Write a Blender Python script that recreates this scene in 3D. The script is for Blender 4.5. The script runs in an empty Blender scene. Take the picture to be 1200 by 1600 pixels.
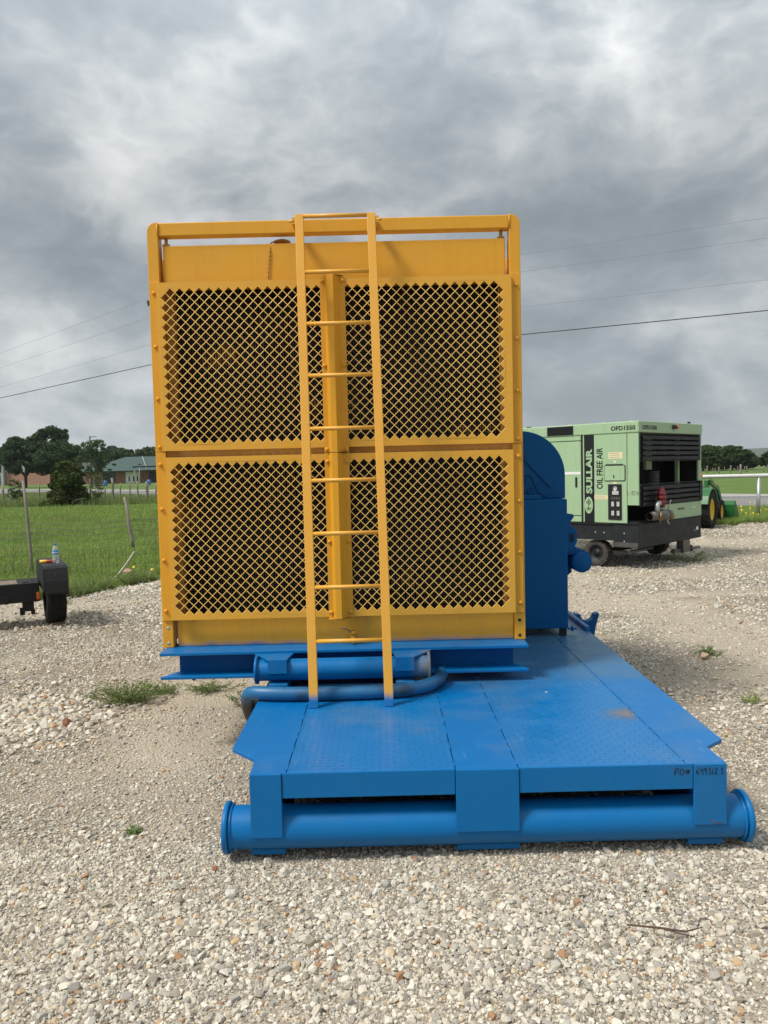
import bpy, bmesh, math, random
import numpy as np
from mathutils import Vector, Matrix

# ------------------------------------------------------------------ camera, sky, sun, exposure
S = bpy.context.scene
COL = S.collection
R = math.radians
EYE = 1.6
cam = bpy.data.cameras.new('camera'); cam.sensor_fit = 'VERTICAL'
cam.sensor_height = 24.0; cam.lens = 24.0 * 1202 / 1600
cam.clip_start = 0.05; cam.clip_end = 9000
camo = bpy.data.objects.new('camera', cam); COL.objects.link(camo)
pitch = math.atan(66 / 1202)
camo.matrix_world = (Matrix.Translation((0, 0, EYE)) @ Matrix.Rotation(R(90) - pitch, 4, 'X')
                     @ Matrix.Rotation(R(-1.37), 4, 'Z'))
S.camera = camo

SUN_AZ = Vector((-0.80, -0.42)).normalized(); SUN_EL = R(54)
sun = bpy.data.lights.new('sun', 'SUN'); sun.energy = 3.2; sun.angle = R(14); sun.color = (1.0, 0.95, 0.87)
suno = bpy.data.objects.new('sun', sun); COL.objects.link(suno)
sd = Vector((SUN_AZ.x * math.cos(SUN_EL), SUN_AZ.y * math.cos(SUN_EL), math.sin(SUN_EL)))
suno.rotation_euler = (-sd).to_track_quat('-Z', 'Y').to_euler()

S.view_settings.view_transform = 'Standard'; S.view_settings.look = 'None'
S.view_settings.exposure = 0.24; S.view_settings.gamma = 1.0
S.view_settings.use_curve_mapping = False
S.cycles.max_bounces = 6; S.cycles.transparent_max_bounces = 8

class NT:
    """small wrapper that makes node trees short to write"""
    def __init__(s, tree): s.t = tree; tree.nodes.clear()
    def n(s, typ, props=None, **ins):
        nd = s.t.nodes.new(typ)
        for k, v in (props or {}).items(): setattr(nd, k, v)
        for k, v in ins.items():
            key = int(k[1:]) if k[0] == '_' and k[1:].isdigit() else k.replace('_', ' ')
            s.set(nd.inputs[key], v)
        return nd
    def set(s, sock, v):
        if isinstance(v, bpy.types.NodeSocket): s.t.links.new(v, sock)
        else:
            if sock.type == 'RGBA' and len(v) == 3: v = (*v, 1)
            sock.default_value = v
    def math(s, op, a, b=0.0, c=0.0, clamp=False):
        nd = s.n('ShaderNodeMath', {'operation': op, 'use_clamp': clamp}, _0=a, _1=b, _2=c); return nd.outputs[0]
    def vmath(s, op, a, b=(0, 0, 0)):
        nd = s.n('ShaderNodeVectorMath', {'operation': op}, _0=a, _1=b); return nd.outputs[0]
    def noise(s, vec, scale, detail=3, rough=.55, dist=0.0, col=False):
        nd = s.n('ShaderNodeTexNoise', None, Vector=vec, Scale=scale, Detail=detail, Roughness=rough, Distortion=dist)
        return nd.outputs['Color' if col else 'Fac']
    def step(s, v, a, b, lo=0.0, hi=1.0):
        nd = s.n('ShaderNodeMapRange', {'interpolation_type': 'SMOOTHSTEP'}, Value=v, _1=a, _2=b, _3=lo, _4=hi); return nd.outputs[0]
    def mix(s, f, a, b, mode='MIX'):
        nd = s.n('ShaderNodeMix', {'data_type': 'RGBA', 'blend_type': mode})
        s.set(nd.inputs[0], f); s.set(nd.inputs[6], a); s.set(nd.inputs[7], b); return nd.outputs[2]
    def ramp(s, f, stops, interp='LINEAR'):
        nd = s.n('ShaderNodeValToRGB', None, Fac=f); cr = nd.color_ramp; cr.interpolation = interp
        while len(cr.elements) < len(stops): cr.elements.new(.5)
        for e, (p, c) in zip(cr.elements, stops): e.position = p; e.color = (*c, 1)
        return nd.outputs[0]
    def sep(s, v): return s.n('ShaderNodeSeparateXYZ', None, Vector=v).outputs
    def comb(s, x, y, z): return s.n('ShaderNodeCombineXYZ', None, X=x, Y=y, Z=z).outputs[0]

world = bpy.data.worlds.new('World'); S.world = world; world.use_nodes = True
w = NT(world.node_tree)
tc = w.n('ShaderNodeTexCoord').outputs['Generated']
SKY_SEED = 22.19; SKY_BIG = 13.37
d = w.vmath('NORMALIZE', tc)
dx, dy, dz = w.sep(d)
zc = w.math('ADD', w.math('MAXIMUM', dz, 0.0), 0.21)
px = w.math('DIVIDE', dx, zc); py = w.math('DIVIDE', dy, zc)
pl = w.comb(px, py, SKY_BIG)
lump = w.vmath('MULTIPLY', d, (1.0, 1.0, 1.75))
warp = w.vmath('SCALE', w.vmath('SUBTRACT', w.noise(lump, 3.0, 4, .55, col=True), (.5, .5, .5)))
warp.node.inputs['Scale'].default_value = .16
lw = w.vmath('ADD', lump, warp)
big = w.noise(w.vmath('ADD', lw, (0, SKY_BIG, 1.0)), 2.3, 3, .5)
mid = w.noise(w.vmath('ADD', lw, (SKY_SEED, 2.1, 0)), 4.6, 9, .54)
fin = w.noise(w.vmath('ADD', lw, (1.3, 9.1, 2)), 10.0, 8, .55)
puff = w.math('ABSOLUTE', w.math('SUBTRACT', fin, .5))          # billowed edges
c0 = w.math('ADD', w.math('MULTIPLY', big, .46), w.math('ADD', w.math('MULTIPLY', mid, .52), w.math('MULTIPLY', puff, -.30)))
cloud = w.ramp(w.step(c0, .30, .66), [(0, (.245, .282, .306)), (.28, (.330, .366, .389)), (.52, (.430, .458, .474)), (.78, (.570, .590, .598)), (1, (.73, .742, .746))])
lift = w.math('MULTIPLY', w.step(dz, .28, .60, .88, 1.60), w.step(dz, .08, .30, 1.14, 1.0))                 # an overcast sky brightens gently towards the zenith
hor = w.step(dz, .0, .07, 1.0, 0.0)
cl2 = w.mix(w.math('MULTIPLY', hor, .35), cloud, (.46, .50, .52))
cl3 = w.vmath('SCALE', cl2); w.set(cl3.node.inputs['Scale'], w.math('MULTIPLY', lift, 10.0))
sky = w.n('ShaderNodeTexSky', {'sky_type': 'NISHITA', 'sun_disc': False, 'sun_elevation': SUN_EL, 'sun_rotation': math.atan2(SUN_AZ.x, SUN_AZ.y)}).outputs[0]
skc = w.mix(.94, sky, cl3)
bg = w.n('ShaderNodeBackground', None, Color=skc, Strength=0.1)
out = w.n('ShaderNodeOutputWorld'); w.t.links.new(bg.outputs[0], out.inputs[0])
world.cycles.sampling_method = 'MANUAL'; world.cycles.sample_map_resolution = 512

# ------------------------------------------------------------------ materials
def mat_new(name):
    m = bpy.data.materials.new(name); m.use_nodes = True
    t = NT(m.node_tree)
    b = t.n('ShaderNodeBsdfPrincipled'); o = t.n('ShaderNodeOutputMaterial'); t.t.links.new(b.outputs[0], o.inputs[0])
    return m, t, b
def objco(t): return t.n('ShaderNodeTexCoord').outputs['Object']
def bump(t, b, h, strength=.2, dist=.002):
    nd = t.n('ShaderNodeBump', None, Strength=strength, Distance=dist, Height=h); t.set(b.inputs['Normal'], nd.outputs[0]); return nd

def paint(name, col, rough=.42, var=.10, dust=.12, scale=1.0, over=None, orange=.12, spec=.5, tread=False, chips=True, wear=False, streak=0.0, dustcol=(.30, .27, .22)):
    m, t, b = mat_new(name); p = objco(t)
    n1 = t.noise(p, 2.2 * scale, 4); n2 = t.noise(p, 38 * scale, 3); n3 = t.noise(p, 9 * scale, 5, .65)
    c = t.mix(t.step(n1, .3, .7, 0, var), col, tuple(x * .62 for x in col))
    c = t.mix(t.step(n3, .45, .8, 0, dust), c, dustcol)
    if over:                       # overspray of another paint: (axis, from, to, colour, noise)
        for ax, a0, a1, oc, nz in over:
            v = t.math('ADD', t.sep(p)[ax], t.math('MULTIPLY', t.math('SUBTRACT', t.noise(p, 7, 4, .6), .5), nz))
            f = t.step(v, a0, a1)
            c = t.mix(f, c, oc)
    if wear:                       # pale scuffs drawn out along the plate, and trodden-in dust
        q = t.vmath('MULTIPLY', p, (9, 1.6, 9)); q2 = t.vmath('MULTIPLY', p, (2.2, 14, 9))
        sc = t.math('MAXIMUM', t.step(t.noise(q, 3.2, 6, .7), .63, .72), t.step(t.noise(q2, 3.0, 6, .7), .64, .73))
        c = t.mix(t.math('MULTIPLY', sc, .30), c, (.16, .33, .50))
        c = t.mix(t.math('MULTIPLY', t.step(t.noise(p, 1.3, 6, .68), .50, .70), .30), c, (.13, .19, .24))
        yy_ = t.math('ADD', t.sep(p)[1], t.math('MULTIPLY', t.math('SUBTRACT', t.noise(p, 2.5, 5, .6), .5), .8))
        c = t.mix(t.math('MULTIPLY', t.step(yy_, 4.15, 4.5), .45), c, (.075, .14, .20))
    if streak:                     # rain streaks running down the paint
        q = t.vmath('MULTIPLY', p, (16, 16, .9))
        c = t.mix(t.math('MULTIPLY', t.step(t.noise(q, 1.6, 6, .65), .50, .72), streak), c, tuple(x * .55 + .02 for x in col))
        c = t.mix(t.math('MULTIPLY', t.step(t.noise(p, 1.1, 6, .7), .52, .70), streak * .8), c, dustcol)
    if chips:
        ch = t.step(t.noise(p, 55 * scale, 2, .5), .745, .77)
        c = t.mix(t.math('MULTIPLY', ch, .55), c, tuple(x * .25 + .03 for x in col))
    t.set(b.inputs['Base Color'], c)
    t.set(b.inputs['Roughness'], t.step(n3, .2, .85, rough - .07, rough + .22))
    b.inputs['Specular IOR Level'].default_value = spec
    h = t.math('ADD', t.math('MULTIPLY', n2, .35), t.math('MULTIPLY', n1, .9))
    if tread:
        x, y, z = t.sep(p); P = .031
        ux = t.math('DIVIDE', x, P); uy = t.math('DIVIDE', y, P)
        fx = t.math('SUBTRACT', t.math('FRACT', ux), .5); fy = t.math('SUBTRACT', t.math('FRACT', uy), .5)
        par = t.math('MODULO', t.math('ADD', t.math('FLOOR', t.math('ADD', ux, 400)), t.math('FLOOR', t.math('ADD', uy, 400))), 2.0)
        A = t.math('ADD', fx, fy); B = t.math('SUBTRACT', fx, fy)
        sgn = t.math('SUBTRACT', t.math('MULTIPLY', par, 2), 1)
        a = t.math('ADD', fx, t.math('MULTIPLY', fy, sgn)); bb = t.math('SUBTRACT', fx, t.math('MULTIPLY', fy, sgn))
        q = t.math('ADD', t.math('MULTIPLY', t.math('MULTIPLY', a, a), 22), t.math('MULTIPLY', t.math('MULTIPLY', bb, bb), 2.6))
        lug = t.step(q, .35, 1.0, 1.0, 0.0)
        h = t.math('ADD', t.math('MULTIPLY', h, .3), lug)
        bump(t, b, h, .9, .0042)
    else:
        bump(t, b, h, orange, .004)
    return m

YEL = (.70, .340, .020); BLU = (.0, .136, .385); BLU_SHADED = (.0, .085, .275)
M = {}
M['yellow'] = paint('yellow_enamel', YEL, .40, .10, .10, spec=.45, streak=.18, dustcol=(.45, .30, .10))
M['yellow_low'] = paint('yellow_enamel_blue_edge', YEL, .42, .10, .14, streak=.22, over=[(2, .615, .555, BLU, .05)], dustcol=(.40, .27, .10))
M['yellow_ladder'] = paint('yellow_enamel_blue_feet', YEL, .40, .07, .06, over=[(2, .47, .43, (.04, .20, .42), .05)])
M['yellow_mesh'] = paint('yellow_mesh_enamel', (.74, .375, .038), .36, .14, .14, over=[], dustcol=(.34, .34, .12), chips=False)
M['yellow_strand_highlight'] = paint('yellow_enamel_highlight', (.88, .55, .13), .38, .18, .16, dustcol=(.42, .42, .14), chips=False)  # same yellow enamel, lightened for the highlights the strands catch
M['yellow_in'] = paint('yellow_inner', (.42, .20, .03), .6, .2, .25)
M['blue'] = paint('blue_enamel', BLU, .34, .10, .03, spec=.28, streak=.16, dustcol=(.06, .20, .34))
M['blue_tread'] = paint('blue_tread_plate', (.0, .145, .41), .30, .12, .10, spec=.55, tread=True, wear=True, dustcol=(.08, .20, .30))
M['blue_deck'] = paint('blue_deck_enamel', (.0, .135, .395), .32, .12, .05, spec=.4, wear=True, dustcol=(.06, .20, .34))
M['blue_shaded'] = paint('blue_enamel_shaded', BLU_SHADED, .40, .08, .02, spec=.16, dustcol=(.04, .12, .2))  # same blue enamel, darkened for steel that stands in shade
M['blue_pipe'] = paint('blue_pipe_enamel', BLU, .33, .12, .06, spec=.28, over=[(0, .37, .56, (.27, .235, .11), .22)], dustcol=(.12, .20, .27))
M['blue_dirty'] = paint('blue_dusty_enamel', BLU, .5, .15, .55, dustcol=(.20, .22, .22))

def plain(name, col, rough=.6, metal=0.0, var=.25, scale=12, bumps=.15, spec=.5, bd=.003):
    m, t, b = mat_new(name); p = objco(t)
    n = t.noise(p, scale, 5, .6)
    t.set(b.inputs['Base Color'], t.mix(t.step(n, .3, .75, 0, var), col, tuple(x * .45 for x in col)))
    b.inputs['Roughness'].default_value = rough; b.inputs['Metallic'].default_value = metal
    b.inputs['Specular IOR Level'].default_value = spec
    if bumps: bump(t, b, t.noise(p, scale * 4, 4), bumps, bd)
    return m
M['weld'] = plain('weld_bead', (.02, .15, .40), .4, 0, .3, 60, .4)
M['black'] = plain('black_paint', (.012, .014, .017), .5, 0, .3, 6, spec=.3)
M['black_flat'] = plain('dark_interior', (.010, .011, .012), .8)
M['rubber'] = plain('tyre_rubber', (.014, .0138, .0135), .8, 0, .3, 20, .3, spec=.25)
M['knobby'] = plain('dusty_tyre_rubber', (.055, .05, .044), .85, 0, .4, 14, .3)
M['steel'] = plain('galvanised_steel', (.50, .51, .51), .42, .7, .3, 20)
M['brass'] = plain('old_brass', (.40, .24, .09), .4, .8, .4, 30)
M['greypipe'] = plain('worn_valve_metal', (.17, .16, .145), .45, .6, .5, 25, .3)
M['red'] = plain('red_valve_paint', (.22, .015, .022), .4, 0, .4, 20)
M['orange'] = plain('orange_lens', (.72, .13, .015), .25, 0, .1, 20, 0)
M['white'] = plain('white_paint', (.80, .80, .78), .5, 0, .12, 8)
M['whiteletter'] = plain('white_vinyl', (.72, .75, .68), .45, 0, .05, 8, 0)
M['ink'] = plain('black_ink', (.006, .006, .008), .55, 0, .1, 20, 0)
M['label'] = plain('cream_sticker', (.72, .66, .40), .5, 0, .15, 30, 0)
M['labelprint'] = plain('sticker_print', (.40, .37, .28), .6, 0, .1, 30, 0)
M['gauge'] = plain('gauge_face', (.50, .52, .50), .35, 0, .3, 60, 0)
M['lgreen'] = paint('light_green_enamel', (.345, .50, .30), .42, .08, .08, streak=.30, dustcol=(.35, .42, .25), orange=.08)
M['chassis'] = paint('charcoal_chassis_paint', (.013, .016, .019), .5, .2, .18, spec=.35, dustcol=(.06, .057, .05))
M['louver'] = paint('black_louver_paint', (.010, .012, .015), .45, .1, .12, spec=.35, dustcol=(.04, .04, .04))
M['jgreen'] = plain('tractor_green', (.018, .125, .03), .4, 0, .2, 5, .05)
M['jyellow'] = plain('tractor_yellow', (.75, .50, .02), .4, 0, .15, 8, .05)
M['trailer'] = paint('black_trailer_paint', (.011, .014, .016), .55, .25, .22, spec=.3, dustcol=(.05, .048, .044))
M['treadblack'] = paint('black_tread_plate', (.014, .017, .020), .5, .2, .2, spec=.35, tread=True, dustcol=(.05, .05, .048))
M['plank'] = plain('weathered_plank', (.20, .155, .11), .85, 0, .5, 14, .4)
M['wood'] = plain('grey_weathered_wood', (.27, .24, .20), .9, 0, .6, 9, .5)
M['wire'] = plain('fence_wire', (.10, .09, .08), .6, .3, .3, 10, 0)
M['cable'] = plain('power_cable', (.035, .037, .04), .6, 0, .2, 4, 0)
M['thincable'] = plain('bare_conductor', (.24, .25, .26), .5, .4, .2, 4, 0)
M['bark'] = plain('bark', (.07, .055, .042), .95, 0, .5, 4, .5, bd=.02)
M['brick'] = plain('red_brick_wall', (.30, .145, .105), .9, 0, .25, 1.5, .1)
M['pinkbrick'] = plain('pale_brick_wall', (.40, .215, .155), .9, 0, .2, 1.5, .1)
M['roofgreen'] = plain('green_metal_roof', (.030, .068, .058), .5, 0, .2, .6, 0)
M['roofgrey'] = plain('pale_grey_metal', (.42, .42, .42), .5, 0, .15, .6, 0)
M['glassdark'] = plain('dark_window_glass', (.02, .025, .03), .15, 0, .1, 2, 0)
M['bluebin'] = plain('blue_barrel_plastic', (.03, .14, .36), .5)
M['concrete'] = plain('road_paint_white', (.62, .61, .57), .8, 0, .3, 2, .1)
M['roadyellow'] = plain('road_paint_yellow', (.42, .36, .22), .8, 0, .3, 2, .1)

def radiator_core_mat():
    m, t, b = mat_new('radiator_core'); p = objco(t)
    x, y, z = t.sep(p)
    spots = t.step(t.noise(p, 2.9, 5, .62), .575, .66)
    fine = t.step(t.noise(p, 60, 2), .35, .6)
    base = t.mix(t.noise(p, 3.0, 4, .6), (.008, .007, .006), (.034, .025, .017))
    c = t.mix(t.math('MULTIPLY', t.math('MULTIPLY', spots, fine), .8), base, (.42, .22, .045))
    t.set(b.inputs['Base Color'], c); b.inputs['Roughness'].default_value = .7
    return m
M['core'] = radiator_core_mat()

def hose_mat():
    m, t, b = mat_new('hose_overspray'); p = objco(t)
    x, y, z = t.sep(p)
    f = t.math('MULTIPLY', t.step(t.math('ADD', z, t.math('MULTIPLY', t.noise(p, 9, 3), .12)), .37, .46), t.step(t.noise(p, 5, 3), .34, .56, .25, 1))
    t.set(b.inputs['Base Color'], t.mix(f, (.022, .021, .020), (.010, .12, .28)))
    b.inputs['Roughness'].default_value = .45
    bump(t, b, t.noise(p, 90, 2), .15, .002)
    return m
M['hose'] = hose_mat()

def stone_mat(name, mul=1.0):
    m, t, b = mat_new(name)
    r = t.n('ShaderNodeObjectInfo').outputs['Random']; p = objco(t)
    c = t.ramp(r, [(0, (.30, .265, .21)), (.10, (.52, .475, .395)), (.26, (.43, .405, .35)), (.38, (.66, .615, .52)), (.56, (.36, .34, .305)),
                   (.66, (.58, .525, .425)), (.80, (.72, .68, .59)), (.91, (.26, .245, .225)), (.94, (.50, .35, .20)), (.968, (.36, .19, .095)), (.982, (.60, .48, .32)), (1, (.66, .62, .55))], 'CONSTANT')
    g = t.n('ShaderNodeNewGeometry').outputs['Position']
    c = t.mix(t.step(t.noise(g, 210, 4), .35, .75, 0, .42), c, (.25, .225, .185))
    c = t.mix(t.step(t.noise(g, .9, 3), .35, .75, 0, .16), c, (.46, .385, .28))
    t.set(b.inputs['Base Color'], c); b.inputs['Roughness'].default_value = .92; b.inputs['Specular IOR Level'].default_value = .25
    bump(t, b, t.noise(g, 330, 3), .5, .002)
    return m
M['stone'] = stone_mat('limestone_gravel')

def yard_mat():
    m, t, b = mat_new('gravel_yard'); p = objco(t)
    dirt = t.n('ShaderNodeAttribute', {'attribute_name': 'dirt'}).outputs['Fac']
    v1 = t.n('ShaderNodeTexVoronoi', None, Vector=p, Scale=62.0); v2 = t.n('ShaderNodeTexVoronoi', None, Vector=p, Scale=135.0)
    stops = [(0, (.16, .138, .105)), (.2, (.40, .36, .295)), (.42, (.27, .25, .215)), (.6, (.54, .50, .42)), (.78, (.33, .30, .25)), (.9, (.42, .30, .18)), (1, (.62, .58, .50))]
    r1 = t.ramp(t.sep(v1.outputs['Color'])[0], stops); r2 = t.ramp(t.sep(v2.outputs['Color'])[0], stops)
    g = t.mix(t.step(v1.outputs['Distance'], .3, .55, 0, .75), t.mix(.5, r1, r2), (.10, .082, .06))
    soil = t.mix(t.noise(p, 24, 5, .65), (.40, .335, .25), (.60, .52, .41))
    soil = t.mix(t.step(t.sep(v2.outputs['Color'])[1], .72, .8, 0, .8), soil, r2)
    c = t.mix(t.math('MULTIPLY', dirt, .88), g, soil)
    c = t.mix(t.step(t.noise(p, .55, 5, .6), .40, .68, 0, .30), c, (.30, .25, .19))
    damp = t.n('ShaderNodeAttribute', {'attribute_name': 'damp'}).outputs['Fac']
    c = t.mix(t.math('MULTIPLY', damp, .7), c, (.14, .115, .085))
    t.set(b.inputs['Base Color'], c); b.inputs['Roughness'].default_value = .95; b.inputs['Specular IOR Level'].default_value = .2
    h = t.math('ADD', t.math('MULTIPLY', v1.outputs['Distance'], -1.0), t.math('MULTIPLY', t.noise(p, 45, 4), .6))
    bump(t, b, h, .75, .012)
    return m
M['yard'] = yard_mat()

def field_mat():
    m, t, b = mat_new('grass_field'); p = objco(t)
    n = t.noise(p, .22, 5, .6); n2 = t.noise(p, 3.0, 5, .7); n3 = t.noise(p, 18, 4, .7)
    c = t.mix(t.step(n, .3, .7), (.095, .160, .036), (.140, .200, .056))
    c = t.mix(t.step(n2, .35, .75, 0, .6), c, (.075, .135, .030))
    c = t.mix(t.step(n3, .5, .8, 0, .5), c, (.17, .175, .065))
    t.set(b.inputs['Base Color'], c); b.inputs['Roughness'].default_value = .9; b.inputs['Specular IOR Level'].default_value = .15
    bump(t, b, t.math('ADD', n2, n3), .8, .06)
    return m
M['field'] = field_mat()

def blade_mat(name, c0, c1, c2):
    m, t, b = mat_new(name); g = t.n('ShaderNodeNewGeometry').outputs['Position']
    r = t.noise(g, 7.0, 4, .8); r2 = t.noise(g, .5, 3)
    c = t.mix(t.step(r, .3, .7), c0, c1); c = t.mix(t.step(r2, .4, .7, 0, .6), c, c2)
    t.set(b.inputs['Base Color'], c); b.inputs['Roughness'].default_value = .65; b.inputs['Specular IOR Level'].default_value = .25
    tr = t.n('ShaderNodeBsdfTranslucent', None, Color=c); mx = t.n('ShaderNodeMixShader', None, Fac=.3)
    o = [n for n in t.t.nodes if n.type == 'OUTPUT_MATERIAL'][0]
    t.t.links.new(b.outputs[0], mx.inputs[1]); t.t.links.new(tr.outputs[0], mx.inputs[2]); t.t.links.new(mx.outputs[0], o.inputs[0])
    return m
M['grass'] = blade_mat('grass_blades', (.185, .285, .058), (.31, .415, .11), (.28, .32, .10))
M['tallgrass'] = blade_mat('tall_grass_blades', (.15, .235, .065), (.27, .31, .12), (.24, .25, .11))
M['weed'] = blade_mat('weed_leaves', (.11, .19, .05), (.20, .27, .09), (.21, .23, .09))
M['leaf_oak'] = blade_mat('oak_leaves', (.034, .062, .024), (.068, .105, .036), (.048, .080, .030))
M['leaf_mid'] = blade_mat('mid_green_leaves', (.035, .070, .018), (.075, .115, .030), (.055, .085, .028))
M['leaf_light'] = blade_mat('light_green_leaves', (.07, .12, .03), (.13, .18, .05), (.10, .14, .045))
M['leaf_cedar'] = blade_mat('cedar_leaves', (.045, .070, .018), (.095, .120, .030), (.07, .095, .026))
M['flower'] = plain('yellow_petals', (.80, .62, .03), .6, 0, .1, 10, 0)

def asphalt_mat():
    m, t, b = mat_new('asphalt'); p = objco(t)
    c = t.mix(t.noise(p, .35, 4), (.15, .148, .15), (.21, .205, .205)); c = t.mix(t.step(t.noise(p, 40, 3), .5, .8, 0, .5), c, (.27, .265, .26))
    t.set(b.inputs['Base Color'], c); b.inputs['Roughness'].default_value = .85
    return m
M['asphalt'] = asphalt_mat()
def hill_mat():
    m, t, b = mat_new('wooded_hill'); p = objco(t)
    t.set(b.inputs['Base Color'], t.mix(t.noise(p, .03, 6, .7), (.035, .06, .035), (.075, .10, .06))); b.inputs['Roughness'].default_value = 1
    bump(t, b, t.noise(p, .06, 5), 1, 8)
    return m
M['hill'] = hill_mat()

# ------------------------------------------------------------------ mesh helpers
class MB:
    def __init__(s): s.v = []; s.f = []; s.sm = []
    def add(s, vs, fs, smooth=False):
        k = len(s.v); s.v += [tuple(v) for v in vs]
        for f in fs: s.f.append([i + k for i in f]); s.sm.append(smooth)
        return s
    def box(s, x0, x1, y0, y1, z0, z1):
        if x0 > x1: x0, x1 = x1, x0
        if y0 > y1: y0, y1 = y1, y0
        if z0 > z1: z0, z1 = z1, z0
        return s.add([(x0, y0, z0), (x1, y0, z0), (x1, y1, z0), (x0, y1, z0), (x0, y0, z1), (x1, y0, z1), (x1, y1, z1), (x0, y1, z1)],
                     [(3, 2, 1, 0), (4, 5, 6, 7), (0, 1, 5, 4), (1, 2, 6, 5), (2, 3, 7, 6), (3, 0, 4, 7)])
    def prism(s, pts, ax, a0, a1):
        """polygon pts in the plane across axis ax, extruded a0..a1"""
        def mk(p, a): return [(a, p[0], p[1]), (p[0], a, p[1]), (p[0], p[1], a)][ax]
        n = len(pts); vs = [mk(p, a0) for p in pts] + [mk(p, a1) for p in pts]
        fs = [list(range(n - 1, -1, -1)), list(range(n, 2 * n))] + [(i, (i + 1) % n, (i + 1) % n + n, i + n) for i in range(n)]
        area = sum(pts[i][0] * pts[(i + 1) % n][1] - pts[(i + 1) % n][0] * pts[i][1] for i in range(n))
        flip = (area < 0) != (ax == 1)
        if a1 < a0: flip = not flip
        if flip: fs = [list(reversed(f)) for f in fs]
        return s.add(vs, fs)
    def tube(s, path, r, n=12, caps=True):
        path = [Vector(p) for p in path]; m = len(path)
        rs = r if isinstance(r, (list, tuple)) else [r] * m
        tans = []
        for i in range(m):
            a = path[max(i - 1, 0)]; b = path[min(i + 1, m - 1)]
            tans.append((b - a).normalized())
        u = tans[0].orthogonal().normalized(); vs = []
        for i in range(m):
            u = (u - tans[i] * u.dot(tans[i]))
            u = u.normalized() if u.length > 1e-6 else tans[i].orthogonal().normalized()
            v = tans[i].cross(u)
            for k in range(n):
                a = 2 * math.pi * k / n
                vs.append(path[i] + (u * math.cos(a) + v * math.sin(a)) * rs[i])
        fs = []
        for i in range(m - 1):
            for k in range(n):
                k2 = (k + 1) % n
                fs.append((i * n + k, i * n + k2, (i + 1) * n + k2, (i + 1) * n + k))
        s.add(vs, fs, True)
        if caps:
            k0 = len(s.v) - m * n
            s.f.append([k0 + k for k in range(n - 1, -1, -1)]); s.sm.append(False)
            s.f.append([k0 + (m - 1) * n + k for k in range(n)]); s.sm.append(False)
        return s
    def cyl(s, p0, p1, r, n=20, r1=None): return s.tube([p0, p1], [r, r if r1 is None else r1], n)
    def lathe(s, prof, org, ax, n=24, smooth=True):
        """prof = [(radius, along)]; revolved about direction ax through org"""
        ax = Vector(ax).normalized(); u = ax.orthogonal().normalized(); v = ax.cross(u); org = Vector(org); m = len(prof); vs = []
        for r, h in prof:
            for k in range(n):
                a = 2 * math.pi * k / n; vs.append(org + ax * h + (u * math.cos(a) + v * math.sin(a)) * max(r, 1e-5))
        fs = [(i * n + k, i * n + (k + 1) % n, (i + 1) * n + (k + 1) % n, (i + 1) * n + k) for i in range(m - 1) for k in range(n)]
        return s.add(vs, fs, smooth)
    def xf(s, mtx): s.v = [tuple(mtx @ Vector(v)) for v in s.v]; return s
    def mesh(s, name, mat):
        me = bpy.data.meshes.new(name); me.from_pydata(s.v, [], s.f); me.polygons.foreach_set('use_smooth', s.sm)
        me.materials.append(M[mat] if isinstance(mat, str) else mat); me.update(); return me
    def build(s, name, mat, parent=None, bevel=0.0, seg=2, label=None, kind=None):
        o = bpy.data.objects.new(name, s.mesh(name, mat)); COL.objects.link(o)
        if parent: o.parent = parent
        if bevel:
            b = o.modifiers.new('bevel', 'BEVEL'); b.width = bevel; b.segments = seg; b.limit_method = 'ANGLE'; b.angle_limit = R(35); b.harden_normals = False
        if label: o['label'] = label
        if kind: o['kind'] = kind
        return o

def B(*a): return MB().box(*a)
def thing(name, label, cat, loc=(0, 0, 0), rz=0.0, group=None):
    o = bpy.data.objects.new(name, None); o.empty_display_size = .2; COL.objects.link(o); o.location = loc; o.rotation_euler = (0, 0, rz)
    return tag(o, label, cat, group)
def tag(o, label=None, cat=None, group=None, kind=None):
    for k, v in (('label', label), ('category', cat), ('group', group), ('kind', kind)):
        if v: o[k] = v
    return o
def copy_tree(o, parent=None):
    c = o.copy(); COL.objects.link(c)
    if parent: c.parent = parent
    for ch in o.children: copy_tree(ch, c)
    return c
def mesh_np(name, verts, faces, mat, smooth=False):
    """verts (n,3), faces (m,k) arrays"""
    me = bpy.data.meshes.new(name); verts = np.asarray(verts, np.float32); faces = np.asarray(faces, np.int32); m, k = faces.shape
    me.vertices.add(len(verts)); me.vertices.foreach_set('co', verts.ravel())
    me.loops.add(m * k); me.loops.foreach_set('vertex_index', faces.ravel())
    me.polygons.add(m); me.polygons.foreach_set('loop_start', np.arange(0, m * k, k, dtype=np.int32))
    me.update(calc_edges=True); me.polygons.foreach_set('use_smooth', np.full(m, smooth))
    me.materials.append(M[mat]); me.update(); return me
def link(name, me, parent=None, **kw):
    o = bpy.data.objects.new(name, me); COL.objects.link(o)
    if parent: o.parent = parent
    return tag(o, **kw)
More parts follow.
